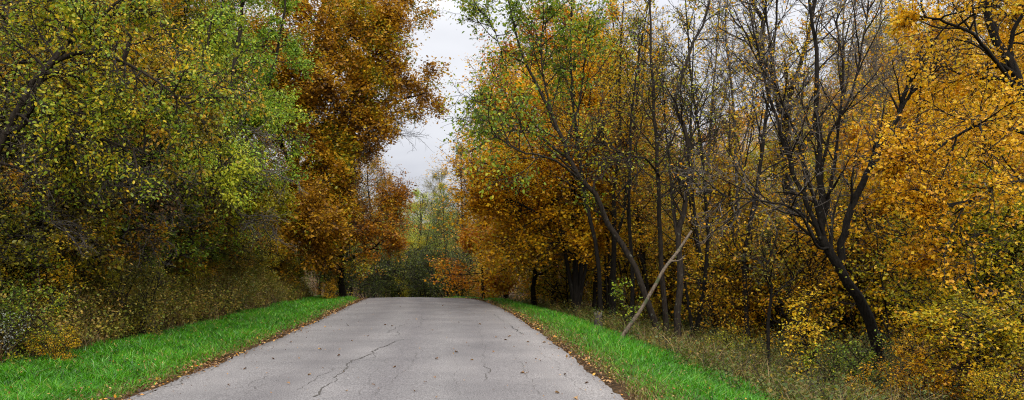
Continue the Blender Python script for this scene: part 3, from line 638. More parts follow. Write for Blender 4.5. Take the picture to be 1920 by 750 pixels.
for i, (px, Y, m, f, s) in enumerate([(750, 98, 'yellowgreen', 'broad_c', .8), (765, 90, 'palegreen', 'broad_a', .58), (808, 95, 'palegreen', 'broad_c', .95), (835, 110, 'palegreen', 'broad_a', 1.0), (720, 110, 'yellowgreen', 'broad_a', .85), (795, 120, 'yellowgreen', 'broad_a', .9), (740, 125, 'palegreen', 'tall_a', .7), (820, 125, 'yellowgreen', 'tall_a', .75), (700, 118, 'yellowgreen', 'broad_a', .9), (850, 120, 'green', 'broad_b', .9), (775, 135, 'green', 'broad_b', .85), (725, 140, 'olive', 'broad_a', 1.0), (830, 145, 'olive', 'broad_a', 1.0), (862, 98, 'palegreen', 'broad_a', .9), (785, 66, 'darkgreen', 'shrub_a', 1.3), (835, 62, 'darkgreen', 'shrub_a', 1.3), (755, 66, 'darkgreen', 'shrub_a', 1.5), (808, 70, 'darkgreen', 'shrub_a', 1.5), (740, 78, 'darkgreen', 'thin_b', .7), (765, 74, 'darkgreen', 'thin_a', .65), (800, 68, 'green', 'thin_b', .65), (838, 66, 'green', 'thin_a', .6), (770, 80, 'darkgreen', 'shrub_a', 2.0), (860, 60, 'darkgreen', 'shrub_a', 1.2), (690, 100, 'green', 'broad_a', .8), (740, 105, 'olive', 'broad_b', .7), (800, 108, 'green', 'broad_c', .75), (845, 100, 'yellowgreen', 'broad_a', .65), (880, 92, 'green', 'broad_c', .8), (910, 86, 'gold_mix', 'broad_a', .9), (640, 95, 'olive', 'broad_a', .9), (770, 92, 'olive', 'broad_c', .5), (820, 74, 'darkgreen', 'shrub_a', 1.6), (745, 70, 'darkgreen', 'shrub_a', 1.6), (715, 68, 'darkgreen', 'shrub_a', 1.5), (860, 66, 'gold_mix', 'shrub_a', 1.5), (795, 80, 'darkgreen', 'shrub_a', 1.7), (600, 70, 'oak', 'broad_a', 1), (870, 84, 'green', 'shrub_a', 1.8), (762, 86, 'darkgreen', 'shrub_a', 1.8), (690, 76, 'darkgreen', 'shrub_a', 1.8)]):
    fill(f, pxX(px, Y), Y, ('low dark bush' if 'shrub' in f else 'tree') + ' in the dim wood closing off the far end of the road', m, ('bushes' if 'shrub' in f else 'trees') + ' closing off the far end of the road', sc=s)

# ------------------------------------------------------------------ left side, named trees
def w(pts, Y): return [at(a, b, (c[0] if c else Y)) for a, b, *c in pts]
# russet oak
def oak():
    Y = 48.; bx = pxX(520, Y)
    t = lambda *p: [at(a, b, c) for a, b, c in p]
    st = [([gp(bx, Y)] + t((535, 420, Y), (550, 300, Y), (575, 180, Y), (600, 60, Y), (615, -40, Y), (625, -130, Y)), .5, .08),
          (t((548, 330, Y), (610, 270, 47), (680, 225, 46), (740, 195, 46), (800, 172, 46)), .2, .03),
          (t((545, 360, Y), (600, 320, 46), (650, 285, 45), (695, 250, 45), (722, 240, 45)), .17, .03),
          (t((580, 170, Y), (630, 90, 47), (690, 40, 47), (750, 10, 47), (775, -20, 47)), .18, .03),
          (t((565, 220, Y), (610, 160, 46), (660, 120, 46), (710, 100, 46)), .16, .03),
          (t((540, 400, Y), (590, 380, 45), (620, 370, 44), (640, 385, 44)), .14, .03),
          (t((550, 330, Y), (520, 240, 45), (500, 160, 44), (490, 80, 44)), .15, .03),
          (t((600, 60, Y), (560, 10, 46), (530, -40, 46)), .12, .03),
          (t((600, 60, Y), (660, -20, 48), (720, -80, 48)), .12, .03),
          (t((555, 300, Y), (600, 240, 44), (640, 200, 43), (680, 160, 43)), .14, .03), (t((590, 110, Y), (640, 60, 45), (680, 80, 44), (720, 60, 44)), .14, .03),
          (t((545, 350, Y), (590, 340, 44), (620, 340, 43), (650, 330, 43)), .14, .03), (t((560, 250, Y), (530, 200, 45), (540, 120, 44), (560, 60, 44)), .14, .03),
          (t((535, 430, Y), (560, 430, 43), (580, 440, 41), (600, 450, 40)), .12, .03)]
    hero('oak_tree', 'large russet brown oak whose limbs reach right into the open sky', (bx, Y), st,
         levels(2.8, 16, 9, 7, 8, t0=.15, ang1=(30, 85), shape=lambda t: np.clip(1.15 - .5 * t, .4, 1)),
         dict(size=.18, per=2, spread=.22, tmpl=T_OAK, tclump=1.1, tmid=.5, gap=.08, prune=lambda A, r: A[:, 0] < np.interp(A[:, 2] + .35 * fbm(A[:, 0], A[:, 1], 1.4, 5), [0, 6.6, 7.2, 8.6, 9.0, 12.2, 12.8, 14, 16], [5.4, 5.6, 7.4, 7.5, 10.5, 10.5, 7.9, 8.8, 10]) + .4 * fbm(A[:, 2], A[:, 1], 1.2)), 201, bark='bark_dark', leafm='oak')
oak()
def oak2():
    Y = 46.; bx = pxX(640, Y)
    st = [([gp(bx, Y), (bx, Y, 2), (bx + .3, Y, 3.6), (bx + .8, Y, 5.0)], .26, .05),
          ([(bx, Y, 2.6), (bx + 2, Y, 4.2), at(720, 380, Y), at(752, 372, Y)], .12, .02), ([(bx, Y, 1.8), (bx + 2, Y - 1, 2.6), at(716, 450, Y - 1), at(745, 442, Y - 1)], .1, .02)]
    hero('oak_tree', 'orange brown oak beneath the big russet one, beside the crest of the road', (bx, Y), st,
         levels(2.1, 14, 9, 6, 11, t0=.15, ang1=(50, 90)),
         dict(size=.14, spread=.12, tmpl=T_OAK, tclump=.7, tmid=.45, tfun=lambda A: .5 * np.clip((3.2 - A[:, 2]) / 1.5, 0, 1)), 202, leafm='rust')
oak2()
# green drooping tree
def greenL(seed, base_px, Y, label, mat, stems, L1=2.6, size=.10, n1=18, leaf=8, tmid=.5, droop=.8, kind='elm_tree', n2=10, **kw):
    bx = min(pxX(base_px, Y), float(xc(Y)) - 9.8)
    st = [(([gp(bx, Y)] if i == 0 else []) + w(s, Y), a, b) for i, (s, a, b) in enumerate(stems)]
    return hero(kind, label, (bx, Y), st, levels(L1, n1, n2, 7, leaf, t0=.25, ang1=(40, 85), up1=-.02, up2=-.06, shape=lambda t: np.clip(1.15 - .6 * t, .4, 1), **kw),
         dict(size=size, spread=.08, tmpl=T_OVAL, droop=droop, tmid=tmid, tclump=.5), seed, bark='bark_brown', leafm=mat)
greenL(211, 330, 27, 'green tree with drooping fresh green sprays over the middle of the left bank', 'brightgreen',
       [([(315, 400), (372, 290), (425, 180), (450, 60), (460, -60)], .2, .04), ([(350, 340), (430, 290), (480, 240), (500, 200)], .1, .02), ([(365, 300), (330, 230), (290, 140), (270, 40)], .1, .02)], L1=2.1, n1=19, tmid=.66)
greenL(212, 250, 23, 'yellow green tree leaning out over the left bank, in front of the green one', 'brightgreen',
       [([(225, 400), (285, 300), (340, 200), (380, 120), (400, 30)], .13, .03), ([(270, 325), (335, 310), (400, 300), (430, 310)], .07, .02)], L1=1.8, n1=15, tmid=.78)
greenL(213, 330, 29, 'yellow green tree low down between the drooping tree and the russet oak', 'yellowgreen',
       [([(340, 430), (400, 370), (440, 320), (460, 270)], .12, .03), ([(360, 410), (370, 370), (360, 330)], .07, .02), ([(400, 370), (470, 370), (520, 370)], .07, .02)], L1=1.5, n1=14, tmid=.45)
greenL(214, 20, 14.5, 'near elm with arching grey limbs at the top left corner', 'green',
       [([(-60, 360), (12, 240), (50, 170), (105, 112), (135, 55), (150, -20)], .10, .04), ([(20, 245), (60, 228), (120, 240), (190, 262), (280, 290)], .055, .015),
        ([(95, 120), (150, 100), (220, 112), (290, 150), (360, 205)], .06, .015), ([(8, 250), (45, 230), (90, 120), (190, 30), (250, -20)], .08, .02)], L1=1.35, size=.075, n1=12, leaf=6, n2=8, tmid=.6, droop=.5)
greenL(215, 180, 16.5, 'elm with small green and amber leaves and bare whippy twigs, behind the near elm', 'olive',
       [([(60, 340), (190, 210), (235, 100), (260, 0)], .11, .04), ([(180, 230), (250, 200), (330, 180), (400, 200)], .06, .015), ([(150, 250), (140, 150), (110, 60), (90, -20)], .06, .02)], L1=1.6, size=.08, n1=13, leaf=5, tmid=.75, droop=.5)
greenL(216, 375, 30, 'small green tree at top in front of the russet oak', 'brightgreen',
       [([(385, 420), (455, 280), (505, 150), (530, 40), (540, -40)], .13, .03)], L1=1.35, n1=16, tmid=.5)
greenL(217, 100, 20, 'gold and green tree filling the gap behind the near elm', 'gold_mix',
       [([(100, 360), (95, 200), (80, 60), (90, -60)], .17, .04), ([(98, 260), (180, 160), (240, 80)], .08, .02)], L1=2.6, n1=16, tmid=.35)

def bareL(seed, Y, label, stems):
    bx = float(xc(Y)) - 9.0
    st = [(([gp(bx, Y)] if i == 0 else []) + w(s_, Y), a, b) for i, (s_, a, b) in enumerate(stems)]
    hero('bare_tree', label, (bx, Y), st, levels(1.25, 12, 7, 5, 1, t0=.25, ang1=(20, 60), up1=-.04, up2=-.06, rmin=.0035, w=.15), dict(size=.06, spread=.05, tmpl=T_OVAL, tmid=.7), seed, bark='bark_grey', twig='twig_pale', leafm='olive')
bareL(231, 19, 'bare shrubby tree with arching pale twigs above the thicket on the left bank', [([(150, 420), (215, 350), (290, 318), (380, 330)], .035, .008), ([(150, 420), (190, 300), (250, 240), (330, 215)], .03, .007), ([(215, 350), (260, 420), (300, 450)], .02, .006)])
bareL(232, 25, 'leafless grey tree with drooping whippy branches under the yellow green crowns', [([(330, 420), (400, 350), (480, 320), (560, 340)], .04, .008), ([(330, 430), (380, 300), (450, 250), (520, 255)], .035, .007), ([(400, 350), (450, 400), (520, 430)], .02, .006)])
bareL(233, 15.5, 'bare vine draped stems at the far left above the low green bush', [([(-60, 480), (0, 430), (70, 410), (150, 440)], .03, .007), ([(-60, 480), (20, 360), (100, 300), (190, 300)], .03, .007)])
# shrubs up the left bank
rs = np.random.default_rng(950)
SL = {'yellowgreen': 'yellow green shrub in the thicket on the left bank', 'olive': 'dull olive shrub in the thicket on the left bank', 'green': 'green shrub in the thicket on the left bank', 'oak': 'russet shrub in the thicket on the left bank', 'gold_mix': 'gold tinged shrub in the thicket on the left bank', 'brownleaf': 'brown leaved shrub in the thicket on the left bank'}
for i in range(125):
    u = rs.uniform(0, 1); y = 12.5 + 38 * u ** 1.1; ad = rs.uniform(8.0, 15) if rs.uniform() < .8 else rs.uniform(7.4, 9)
    x = float(xc(y)) - ad
    if x / y < -.80: continue
    mat = rs.choice(['olive', 'olive', 'green', 'oak', 'gold_mix' if y > 24 else 'olive', 'brownleaf', 'brownleaf', 'olive'])
    form = rs.choice(['shrub_a', 'shrub_b', 'shrub_a', 'brush'])
    if ad < 9: form = 'shrub_b'
    if form == 'brush': fill(form, x, y, 'tangle of bare grey twigs in the thicket on the left bank', 'brownleaf', 'bare brush in the left thicket', sc=.8)
    else: fill(form, x, y, SL[mat], mat, 'shrubs in the left thicket (' + mat.replace('_', ' ') + ')', sc=rs.uniform(.7, 1.3))
def one(form, px, Y, mat, label, sc, kind=None, rot=None):
    fill(form, pxX(px, Y), Y, label, mat, None, sc=sc, kind=kind, rot=rot)
one('shrub_b', 112, 13.3, 'gold_mix', 'yellow orange bush at the foot of the left bank, near the photo corner', .3)
for i in range(36):
    y = 24 + 30 * rs.uniform() ** .9; x = float(xc(y)) - rs.uniform(7.3, 10.5)
    mat = rs.choice(['yellowgreen', 'gold_mix', 'oak', 'olive']); fill(rs.choice(['shrub_a', 'shrub_b', 'shrub_b']), x, y, SL[mat], mat, 'shrubs in the left thicket (' + mat.replace('_', ' ') + ')', sc=rs.uniform(.6, 1.0) * (1 if y < 40 else 1.3))
for i in range(26):
    y = 14.5 + 32 * rs.uniform(); x = float(xc(y)) - rs.uniform(7.0, 8.6); mat = rs.choice(['yellowgreen', 'gold_mix', 'green', 'yellowgreen'])
    fill('shrub_b', x, y, 'low leafy yellow green shrub at the foot of the left bank, just above the grass', mat, 'low leafy shrubs edging the left verge', sc=rs.uniform(.45, .85))
for px, Y, lb in ((628, 46, 'dark green bush beside the trunk of the orange brown oak'), (640, 51, 'dark green bush just behind the orange brown oak')): fill('shrub_a', pxX(px, Y), Y, lb, 'darkgreen', None, sc=.8)
one('shrub_b', 20, 13.2, 'green', 'low green bush at the very left end of the verge', .6)
one('shrub_b', 615, 42, 'yellow', 'small vivid yellow bush beside the far end of the left verge', .5)
one('shrub_a', 250, 18, 'olive', 'leafy olive bush overhanging the left verge', .5)
for px, Y, f, m, lb, k in [(430, 56, 'tall_a', 'oak', 'tall russet tree behind the left edge of the big oak', 1.0), (500, 62, 'tall_a', 'oak', 'russet tree far behind the big oak, hidden up to its top', 1.05), (560, 66, 'tall_a', 'gold_mix', 'gold and green tree behind the middle of the big oak', .95), (360, 44, 'tall_a', 'green', 'tall green tree at the top of the left bank, in front of the russet ones', 1.05), (300, 36, 'tall_a', 'yellowgreen', 'tall yellow green tree behind the drooping green one', 1.0), (620, 68, 'broad_a', 'oak', 'russet tree showing under the limbs of the big oak', 1.0)]:
    fill(f, pxX(px, Y), Y, lb, m, None, sc=k)
fill('tall_a', pxX(1130, 46), 46, 'tall gold and green tree, its top between the orange maple and the bare trees', 'gold_mix', None, sc=.85)
fill('thin_a', pxX(1205, 38), 38, 'thin leafy tree behind the straight rough barked one', 'yellowgreen', None, sc=.95)
fill('thin_a', pxX(1110, 37), 37, 'thin gold leaved tree directly behind the four dark trunks', 'gold_mix', None, sc=.9)
one('shrub_a', 640, 47, 'green', 'very dark bush at the far end of the left verge', 1.0)

# ------------------------------------------------------------------ right side, named trees
def sparse(seed, label, base, stems, kind, mat, lv, lf, **k):
    bx = pxX(base[0], base[1])
    st = []
    for s, a, b, fromground in stems:
        P = w(s, base[1])
        if fromground: P = [gp(bx, base[1])] + P
        st.append((P, a, b))
    return hero(kind, label, (bx, base[1]), st, lv, lf, seed, leafm=mat, **k)

# leaning green tree over the road
sparse(301, 'crooked tree leaning left over the road with sparse small green leaves', (1243, 25),
       [([(1215, 560), (1180, 480), (1140, 410), (1115, 365), (1088, 335), (1070, 300), (1058, 262), (1035, 215), (1010, 165), (985, 120), (965, 60), (950, -10)], .13, .03, True),
        ([(1070, 300), (1020, 262, 26), (970, 230, 27), (930, 200, 27.5), (900, 175, 28)], .06, .012, False),
        ([(1035, 215), (1020, 150), (1015, 90), (1020, 20)], .05, .012, False),
        ([(1085, 335), (1040, 300, 24), (980, 285, 23), (940, 262, 23), (915, 245, 23)], .05, .012, False),
        ([(1060, 270), (1085, 200), (1095, 120), (1105, 40)], .05, .012, False),
        ([(985, 120), (940, 90, 26), (925, 50, 27), (905, 20, 27)], .035, .01, False)], 'elm_tree', 'green',
       levels(1.9, 11, 8, 5, 4, t0=.25, ang1=(30, 65), rmin=.005), dict(size=.12, spread=.10, tmpl=T_OVAL, tmid=.5, tclump=.3, droop=.7), bark='bark_brown', tr_K=22)
# orange maple with dark trunk cluster
sparse(302, 'amber maple with a cluster of four dark trunks beside the right verge', (1082, 33),
       [([(1078, 480), (1076, 400), (1072, 300), (1075, 180), (1080, 60)], .17, .03, True), ([(1090, 470), (1094, 380), (1100, 280), (1110, 160)], .14, .03, True),
        ([(1062, 480), (1048, 420), (1035, 380), (1012, 320), (990, 240), (975, 170)], .12, .02, True), ([(1097, 500), (1108, 440), (1130, 350), (1150, 260)], .1, .02, True),
        ([(1050, 425), (1000, 395, 31), (970, 380, 31), (940, 370, 31)], .07, .015, False), ([(1075, 400), (1020, 350, 32), (975, 330, 32), (935, 330, 32)], .07, .015, False), ([(1072, 300), (1020, 250, 34), (970, 215, 35), (935, 215, 35)], .07, .015, False)],
       'maple_tree', 'yellow', levels(2.6, 17, 10, 7, 11, t0=.2, ang1=(50, 90), flatten=.6), dict(size=.115, spread=.12, tmpl=T_MAPLE, tmid=.5, tclump=.7, flat=1.6, prune=lambda A, r: A[:, 2] > 1.6), bark='bark_dark')
sparse(303, 'tall orange topped maple rising behind the leaning green tree', (1040, 42),
       [([(1042, 420), (1045, 260), (1050, 120), (1052, 30)], .22, .04, True), ([(1045, 300), (1000, 200), (985, 110)], .1, .02, False), ([(1045, 280), (1090, 180), (1095, 80)], .1, .02, False)],
       'maple_tree', 'orange', levels(2.8, 17, 10, 6, 9, t0=.2, ang1=(40, 85)), dict(size=.125, per=2, spread=.16, tmpl=T_MAPLE, tmid=.6, tclump=.7), bark='bark_dark')
sparse(304, 'gold and green maple at the near side of the sky gap, above the road crest', (950, 48),
       [([(950, 500), (945, 420), (950, 330), (942, 250)], .2, .04, True), ([(947, 470), (925, 400), (915, 340)], .09, .02, False)],
       'maple_tree', 'gold_mix', levels(2.6, 17, 10, 6, 9, t0=.1, ang1=(50, 90)), dict(size=.13, per=2, spread=.16, tmpl=T_MAPLE, tmid=.6, tclump=.6), bark='bark_dark')
sparse(305, 'low red orange maple at the road crest, right of the sky gap', (905, 44),
       [([(905, 520), (902, 480), (900, 430)], .1, .03, True)], 'maple_tree', 'orange', levels(2.0, 14, 9, 6, 8, t0=.1, ang1=(55, 95)), dict(size=.12, per=2, spread=.16, tmpl=T_MAPLE, tmid=.42, tclump=.5), bark='bark_dark')
sparse(306, 'crooked dark stemmed tree between the road crest and the four trunk maple', (1002, 38),
       [([(1002, 510), (998, 460), (990, 420), (985, 360)], .16, .03, True), ([(998, 500), (975, 490), (960, 470), (955, 440)], .09, .02, False)], 'maple_tree', 'gold_mix',
       levels(2.5, 14, 9, 6, 8, t0=.2, ang1=(45, 85)), dict(size=.11, per=2, spread=.16, tmpl=T_MAPLE, tmid=.55, tclump=.6), bark='bark_dark')
sparse(307, 'dark twin stemmed tree behind the leaning pale log', (1150, 31),
       [([(1150, 500), (1150, 430), (1152, 340), (1162, 240), (1160, 130), (1170, 0)], .15, .03, True), ([(1152, 460), (1170, 390), (1180, 300), (1195, 180), (1200, 60)], .09, .02, False)], 'slender_tree', 'gold_mix',
       levels(1.9, 15, 8, 5, 3, t0=.35, ang1=(30, 65)), dict(size=.12, spread=.1, tmpl=T_OVAL, tmid=.5), bark='bark_dark')
sparse(308, 'straight rough barked tree between the leaning tree and the bare ones', (1250, 26),
       [([(1245, 560), (1238, 470), (1236, 380), (1232, 290), (1226, 200), (1222, 100), (1215, -20)], .12, .035, True), ([(1236, 330), (1215, 300, 25), (1190, 292, 24), (1150, 280, 23), (1120, 262, 22)], .05, .01, False)], 'slender_tree', 'yellowgreen',
       levels(1.7, 15, 8, 5, 1, t0=.4, ang1=(25, 60)), dict(size=.085, spread=.08, tmpl=T_OVAL, tmid=.4), bark='bark_brown')
sparse(309, 'wavy grey trunk tree just right of the leaning pale log', (1277, 23),
       [([(1272, 590), (1278, 500), (1272, 440), (1284, 380), (1292, 300), (1278, 230), (1268, 180), (1290, 110), (1320, 40), (1335, -30)], .13, .03, True), ([(1276, 470), (1262, 400), (1262, 340), (1300, 250), (1310, 180)], .05, .015, False)], 'slender_tree', 'yellowgreen',
       levels(1.6, 16, 8, 5, 1, t0=.35, ang1=(25, 60)), dict(size=.08, spread=.08, tmpl=T_OVAL, tmid=.4), bark='bark_brown', tr_K=20)
BARE = lambda L1, n1=16, leaf=1, t0=.2: levels(L1, n1, 8, 5, leaf, t0=t0, ang1=(20, 55), up1=.05, up2=.02, rmin=.005, w=.1, shape=lambda t: np.clip(1.2 - .7 * t, .3, 1))
sparse(310, 'tall forked tree with the thickest dark trunk and nearly bare branches', (1500, 30),
       [([(1495, 520), (1488, 420), (1478, 330), (1470, 240), (1462, 190), (1440, 120), (1425, 50), (1405, -30)], .33, .06, True),
        ([(1468, 225), (1490, 150), (1512, 80), (1530, 0), (1540, -40)], .13, .03, False), ([(1462, 195), (1440, 60), (1435, -20)], .07, .02, False)], 'bare_tree', 'gold_mix',
       BARE(3.0, 15, 1, .35), dict(size=.10, spread=.1, tmpl=T_OVAL, tmid=.6), bark='bark_dark', tr_K=18)
sparse(311, 'dark leaning tree that forks into a wide V of bare stems above the weeds', (1655, 19),
       [([(1640, 640), (1610, 570), (1578, 505), (1550, 460), (1540, 420), (1536, 350), (1534, 250), (1530, 140), (1522, 40), (1518, -30)], .18, .03, True),
        ([(1572, 495), (1578, 460), (1590, 410), (1618, 340), (1640, 300), (1672, 240), (1695, 180), (1712, 120)], .125, .05, False), ([(1680, 222), (1705, 180), (1730, 150), (1750, 120)], .06, .02, False),
        ([(1550, 460), (1520, 400), (1490, 330), (1470, 270), (1440, 170), (1420, 90), (1405, 10)], .08, .018, False),
        ([(1545, 440), (1520, 350), (1500, 280), (1470, 200), (1430, 130), (1390, 60)], .06, .014, False),
        ([(1555, 465), (1530, 460, 18.5), (1500, 400, 18), (1440, 378, 17), (1380, 372, 17), (1330, 360, 16.5)], .045, .01, False),
        ([(1542, 430), (1560, 330), (1575, 230), (1580, 120), (1560, 20)], .06, .014, False),
        ([(1536, 350), (1555, 260), (1600, 170), (1620, 60), (1640, -20)], .05, .012, False)], 'bare_tree', 'gold_mix',
       BARE(1.8, 11, 1, .3), dict(size=.07, spread=.08, tmpl=T_OVAL, tmid=.6), bark='bark_dark', twig='twig_pale', tr_K=20)
for k, (px, Y, top, sd, lb) in enumerate([(1592, 34, 1580, 320, 'pale straight bare trunk between the splayed stems and the black leaning trunk'), (1625, 37, 1650, 321, 'thin pale bare trunk left of the golden maple crown'), (1385, 32, 1360, 322, 'slim grey trunk left of the thick forked tree'), (1330, 35, 1345, 323, 'slight bare tree against the sky left of the forked tree'), (1565, 40, 1600, 324, 'grey bare tree deep behind the splayed stems'), (1195, 40, 1215, 325, 'thin grey tree with wispy top above the leaning green tree')]):
    sparse(sd, lb, (px, Y), [([(px + 2, 480), (px - 4, 330), ((px + top) / 2, 180), (top, 50), (top + 8, -40)], .10, .025, True), ([(px - 4, 330), (px + 25, 200), (px + 45, 90)], .05, .015, False)], 'bare_tree', 'gold_mix',
           BARE(2.2, 16, 1, .4), dict(size=.1, spread=.1, tmpl=T_OVAL, tmid=.5), bark='bark_grey', twig='twig_pale')
sparse(330, 'short dark stem standing in the weeds right of the green verge', (1440, 19),
       [([(1441, 600), (1446, 545), (1440, 500), (1455, 450)], .06, .015, True)], 'sapling', 'olive', BARE(.9, 10, 2, .4), dict(size=.07, spread=.06, tmpl=T_OVAL, tmid=.5), bark='bark_dark')
for i, px in enumerate((1128, 1142, 1185, 1300, 1318, 1352, 1405, 1420, 1540, 1120, 1220, 1600)):
    Y = (29, 35, 28, 27, 33, 29, 26, 34, 28, 40, 36, 31)[i]
    fill(('thin_a', 'thin_b')[i % 2], pxX(px, Y), Y, 'slender dark stemmed tree with few leaves in the wood right of the road', 'gold_mix', 'slender dark stems in the right wood', sc=.85)
# golden maple at right
sparse(340, 'big golden maple filling the top right corner with thick upper limbs', (2010, 17),
       [([(1985, 400), (1950, 260), (1920, 190), (1895, 130), (1862, 50), (1840, -20), (1820, -80)], .2, .05, True),
        ([(1925, 200), (1870, 120, 16), (1820, 60, 15.5), (1770, 40, 15), (1720, 30, 15)], .06, .015, False),
        ([(1950, 260), (1880, 235, 16), (1820, 240, 15.5), (1760, 280, 15), (1720, 300, 15)], .055, .012, False),
        ([(1970, 330), (1900, 340, 15.5), (1830, 370, 15), (1780, 385, 15), (1735, 390, 15)], .05, .012, False),
        ([(1980, 380), (1900, 420, 16), (1830, 440, 15.5), (1760, 470, 15)], .05, .012, False),
        ([(1960, 290), (1930, 200, 18), (1870, 150, 19), (1800, 130, 20), (1750, 110, 20)], .06, .012, False),
        ([(1895, 130), (1900, 60), (1930, 0), (1950, -40)], .07, .02, False)], 'maple_tree', 'yellow',
       levels(1.4, 12, 8, 6, 7, t0=.2, ang1=(35, 80), flatten=.45, up2=0), dict(size=.07, spread=.06, tmpl=T_MAPLE, tmid=.52, tclump=.5, flat=.9, droop=.6, gap=.05), bark='bark_dark', tr_K=16)
sparse(341, 'orange yellow maple seen between the golden maple and the black trunk', (1720, 27),
       [([(1720, 480), (1722, 380), (1715, 280), (1730, 160), (1740, 60)], .16, .03, True), ([(1722, 420), (1670, 340), (1650, 280)], .07, .02, False), ([(1722, 420), (1790, 330), (1830, 260)], .07, .02, False)],
       'maple_tree', 'yellow', levels(2.3, 16, 9, 6, 10, t0=.12, ang1=(45, 85)), dict(size=.12, spread=.1, tmpl=T_MAPLE, tmid=.45, tclump=.6), bark='bark_dark')
sparse(342, 'yellow green maple below the golden one at the right edge', (1850, 16.5),
       [([(1850, 600), (1848, 500), (1855, 420), (1860, 350)], .09, .02, True), ([(1850, 590), (1800, 500), (1770, 440)], .05, .015, False), ([(1850, 590), (1900, 490), (1930, 430)], .05, .015, False)],
       'maple_tree', 'yellowgreen', levels(1.5, 14, 9, 6, 8, t0=.1, ang1=(45, 85), rmin=.004), dict(size=.066, spread=.08, tmpl=T_MAPLE, tmid=.5, tclump=.8), bark='bark_dark', twig='twig')
sparse(343, 'low spreading yellow maple in the bottom right corner', (1830, 13.5),
       [([(1830, 720), (1800, 660), (1760, 620), (1720, 600)], .035, .01, True), ([(1830, 720), (1860, 650), (1900, 610), (1940, 590)], .035, .01, True), ([(1830, 700), (1835, 640), (1830, 590)], .03, .01, True)],
       'maple_sapling', 'gold_mix', levels(.85, 12, 8, 6, 6, t0=.1, ang1=(50, 90), flatten=.4, rmin=.003), dict(size=.055, spread=.05, tmpl=T_MAPLE, tmid=.55, tclump=.9, flat=1.8, gap=.03), bark='bark_dark')
sparse(344, 'slim bright yellow sapling below the forked tree, in the weeds', (1515, 16.5),
       [([(1514, 650), (1512, 610), (1520, 570), (1518, 545)], .018, .006, True), ([(1514, 655), (1500, 630), (1492, 600)], .012, .005, True)], 'sapling', 'yellow',
       levels(.5, 13, 6, 4, 3, t0=.1, ang1=(50, 90), flatten=.4, rmin=.003, shape=UPS), dict(size=.065, spread=.06, tmpl=T_OVAL, tmid=.85, tclump=.2), bark='bark_dark')
sparse(345, 'pale green sapling standing at the edge of the right verge, left of the log', (1168, 24),
       [([(1168, 610), (1170, 580), (1172, 548), (1170, 520)], .015, .006, True)], 'sapling', 'brightgreen',
       levels(.5, 10, 6, 4, 2, t0=.1, ang1=(40, 80), rmin=.003), dict(size=.09, spread=.05, tmpl=T_OVAL, tmid=.75, tclump=.2), bark='bark_brown')
one('shrub_b', 1585, 16, 'green', 'dark green bush at the foot of the splayed bare tree', .55)
one('shrub_b', 1370, 20, 'yellowgreen', 'yellow green bush at the outer edge of the right verge', .45)
one('shrub_a', 1890, 12.5, 'gold_mix', 'bush with yellow and green leaves at the right photo edge', .5)
one('shrub_b', 1700, 14.5, 'yellow', 'yellow leaved bush just right of the leaning dark trunk base', .6)

# thicket right
SR = {'olive': 'dull olive shrub in the thicket under the right hand trees', 'yellowgreen': 'yellow green shrub in the thicket under the right hand trees', 'gold_mix': 'gold leaved shrub in the thicket under the right hand trees', 'yellow': 'bright yellow shrub in the thicket under the right hand trees', 'brownleaf': 'brown shrub in the thicket under the right hand trees'}
for i in range(72):
    u = rs.uniform(0, 1); y = 15 + 36 * u ** 1.2; px = rs.uniform(930, 2000); x = pxX(px, y); d = x - float(xc(y))
    if d < 8.0 or (y < 24 and d < 9.5) or (y < 22 and 1340 < px < 1760): continue
    if y < 30 and 1340 < px < 1760 and rs.uniform() < .4: continue
    mat = rs.choice(['olive', 'yellowgreen', 'gold_mix', 'gold_mix', 'yellow', 'brownleaf'])
    if 1250 < px < 1700 and rs.uniform() < .4:
        fill('brush', x, y, 'tangle of bare grey twigs in the right hand thicket', 'olive', 'bare brush in the right thicket', sc=rs.uniform(.6, 1.0))
    else: fill(rs.choice(['shrub_a', 'shrub_b']), x, y, SR[mat], mat, 'shrubs in the right thicket (' + mat.replace('_', ' ') + ')', sc=rs.uniform(.65, 1.2))

for i in range(20):
    y = 38 + 30 * rs.uniform(); x = float(xc(y)) + rs.uniform(6.6, 17)
    mat = rs.choice(['yellow', 'gold_mix', 'yellowgreen', 'olive']); fill(rs.choice(['shrub_a', 'shrub_a', 'shrub_b']), x, y, SR[mat], mat, 'shrubs in the right thicket (' + mat.replace('_', ' ') + ')', sc=rs.uniform(.8, 1.35))
for i in range(44):
    y = 26 + 24 * rs.uniform(); px = rs.uniform(1000, 1720); x = pxX(px, y)
    if x - float(xc(y)) < 10: continue
    mat = rs.choice(['yellow', 'gold_mix', 'yellowgreen', 'gold_mix']); fill('shrub_a', x, y, SR[mat], mat, 'shrubs in the right thicket (' + mat.replace('_', ' ') + ')', sc=rs.uniform(1.1, 1.75))
for i in range(16):
    y = 52 + 26 * rs.uniform(); x = float(xc(y)) - rs.uniform(6.5, 22)
    mat = rs.choice(['green', 'olive', 'gold_mix']); fill('shrub_a', x, y, 'bush on the far slope where the left verge meets the crest', mat, 'bushes on the slope beyond the end of the left verge', sc=rs.uniform(1.2, 2.0))
for i in range(26):
    y = 13 + 11 * rs.uniform(); x = float(xc(y)) - rs.uniform(8.4, 11.5)
    if x / y < -.72: continue
    mat = rs.choice(['olive', 'green', 'brownleaf', 'yellowgreen']); fill(rs.choice(['shrub_a', 'brush', 'shrub_a']), x, y, 'tall leggy shrub in front of the tree trunks on the left bank', mat, 'tall shrubs screening the trunks on the left bank', sc=rs.uniform(.9, 1.3))
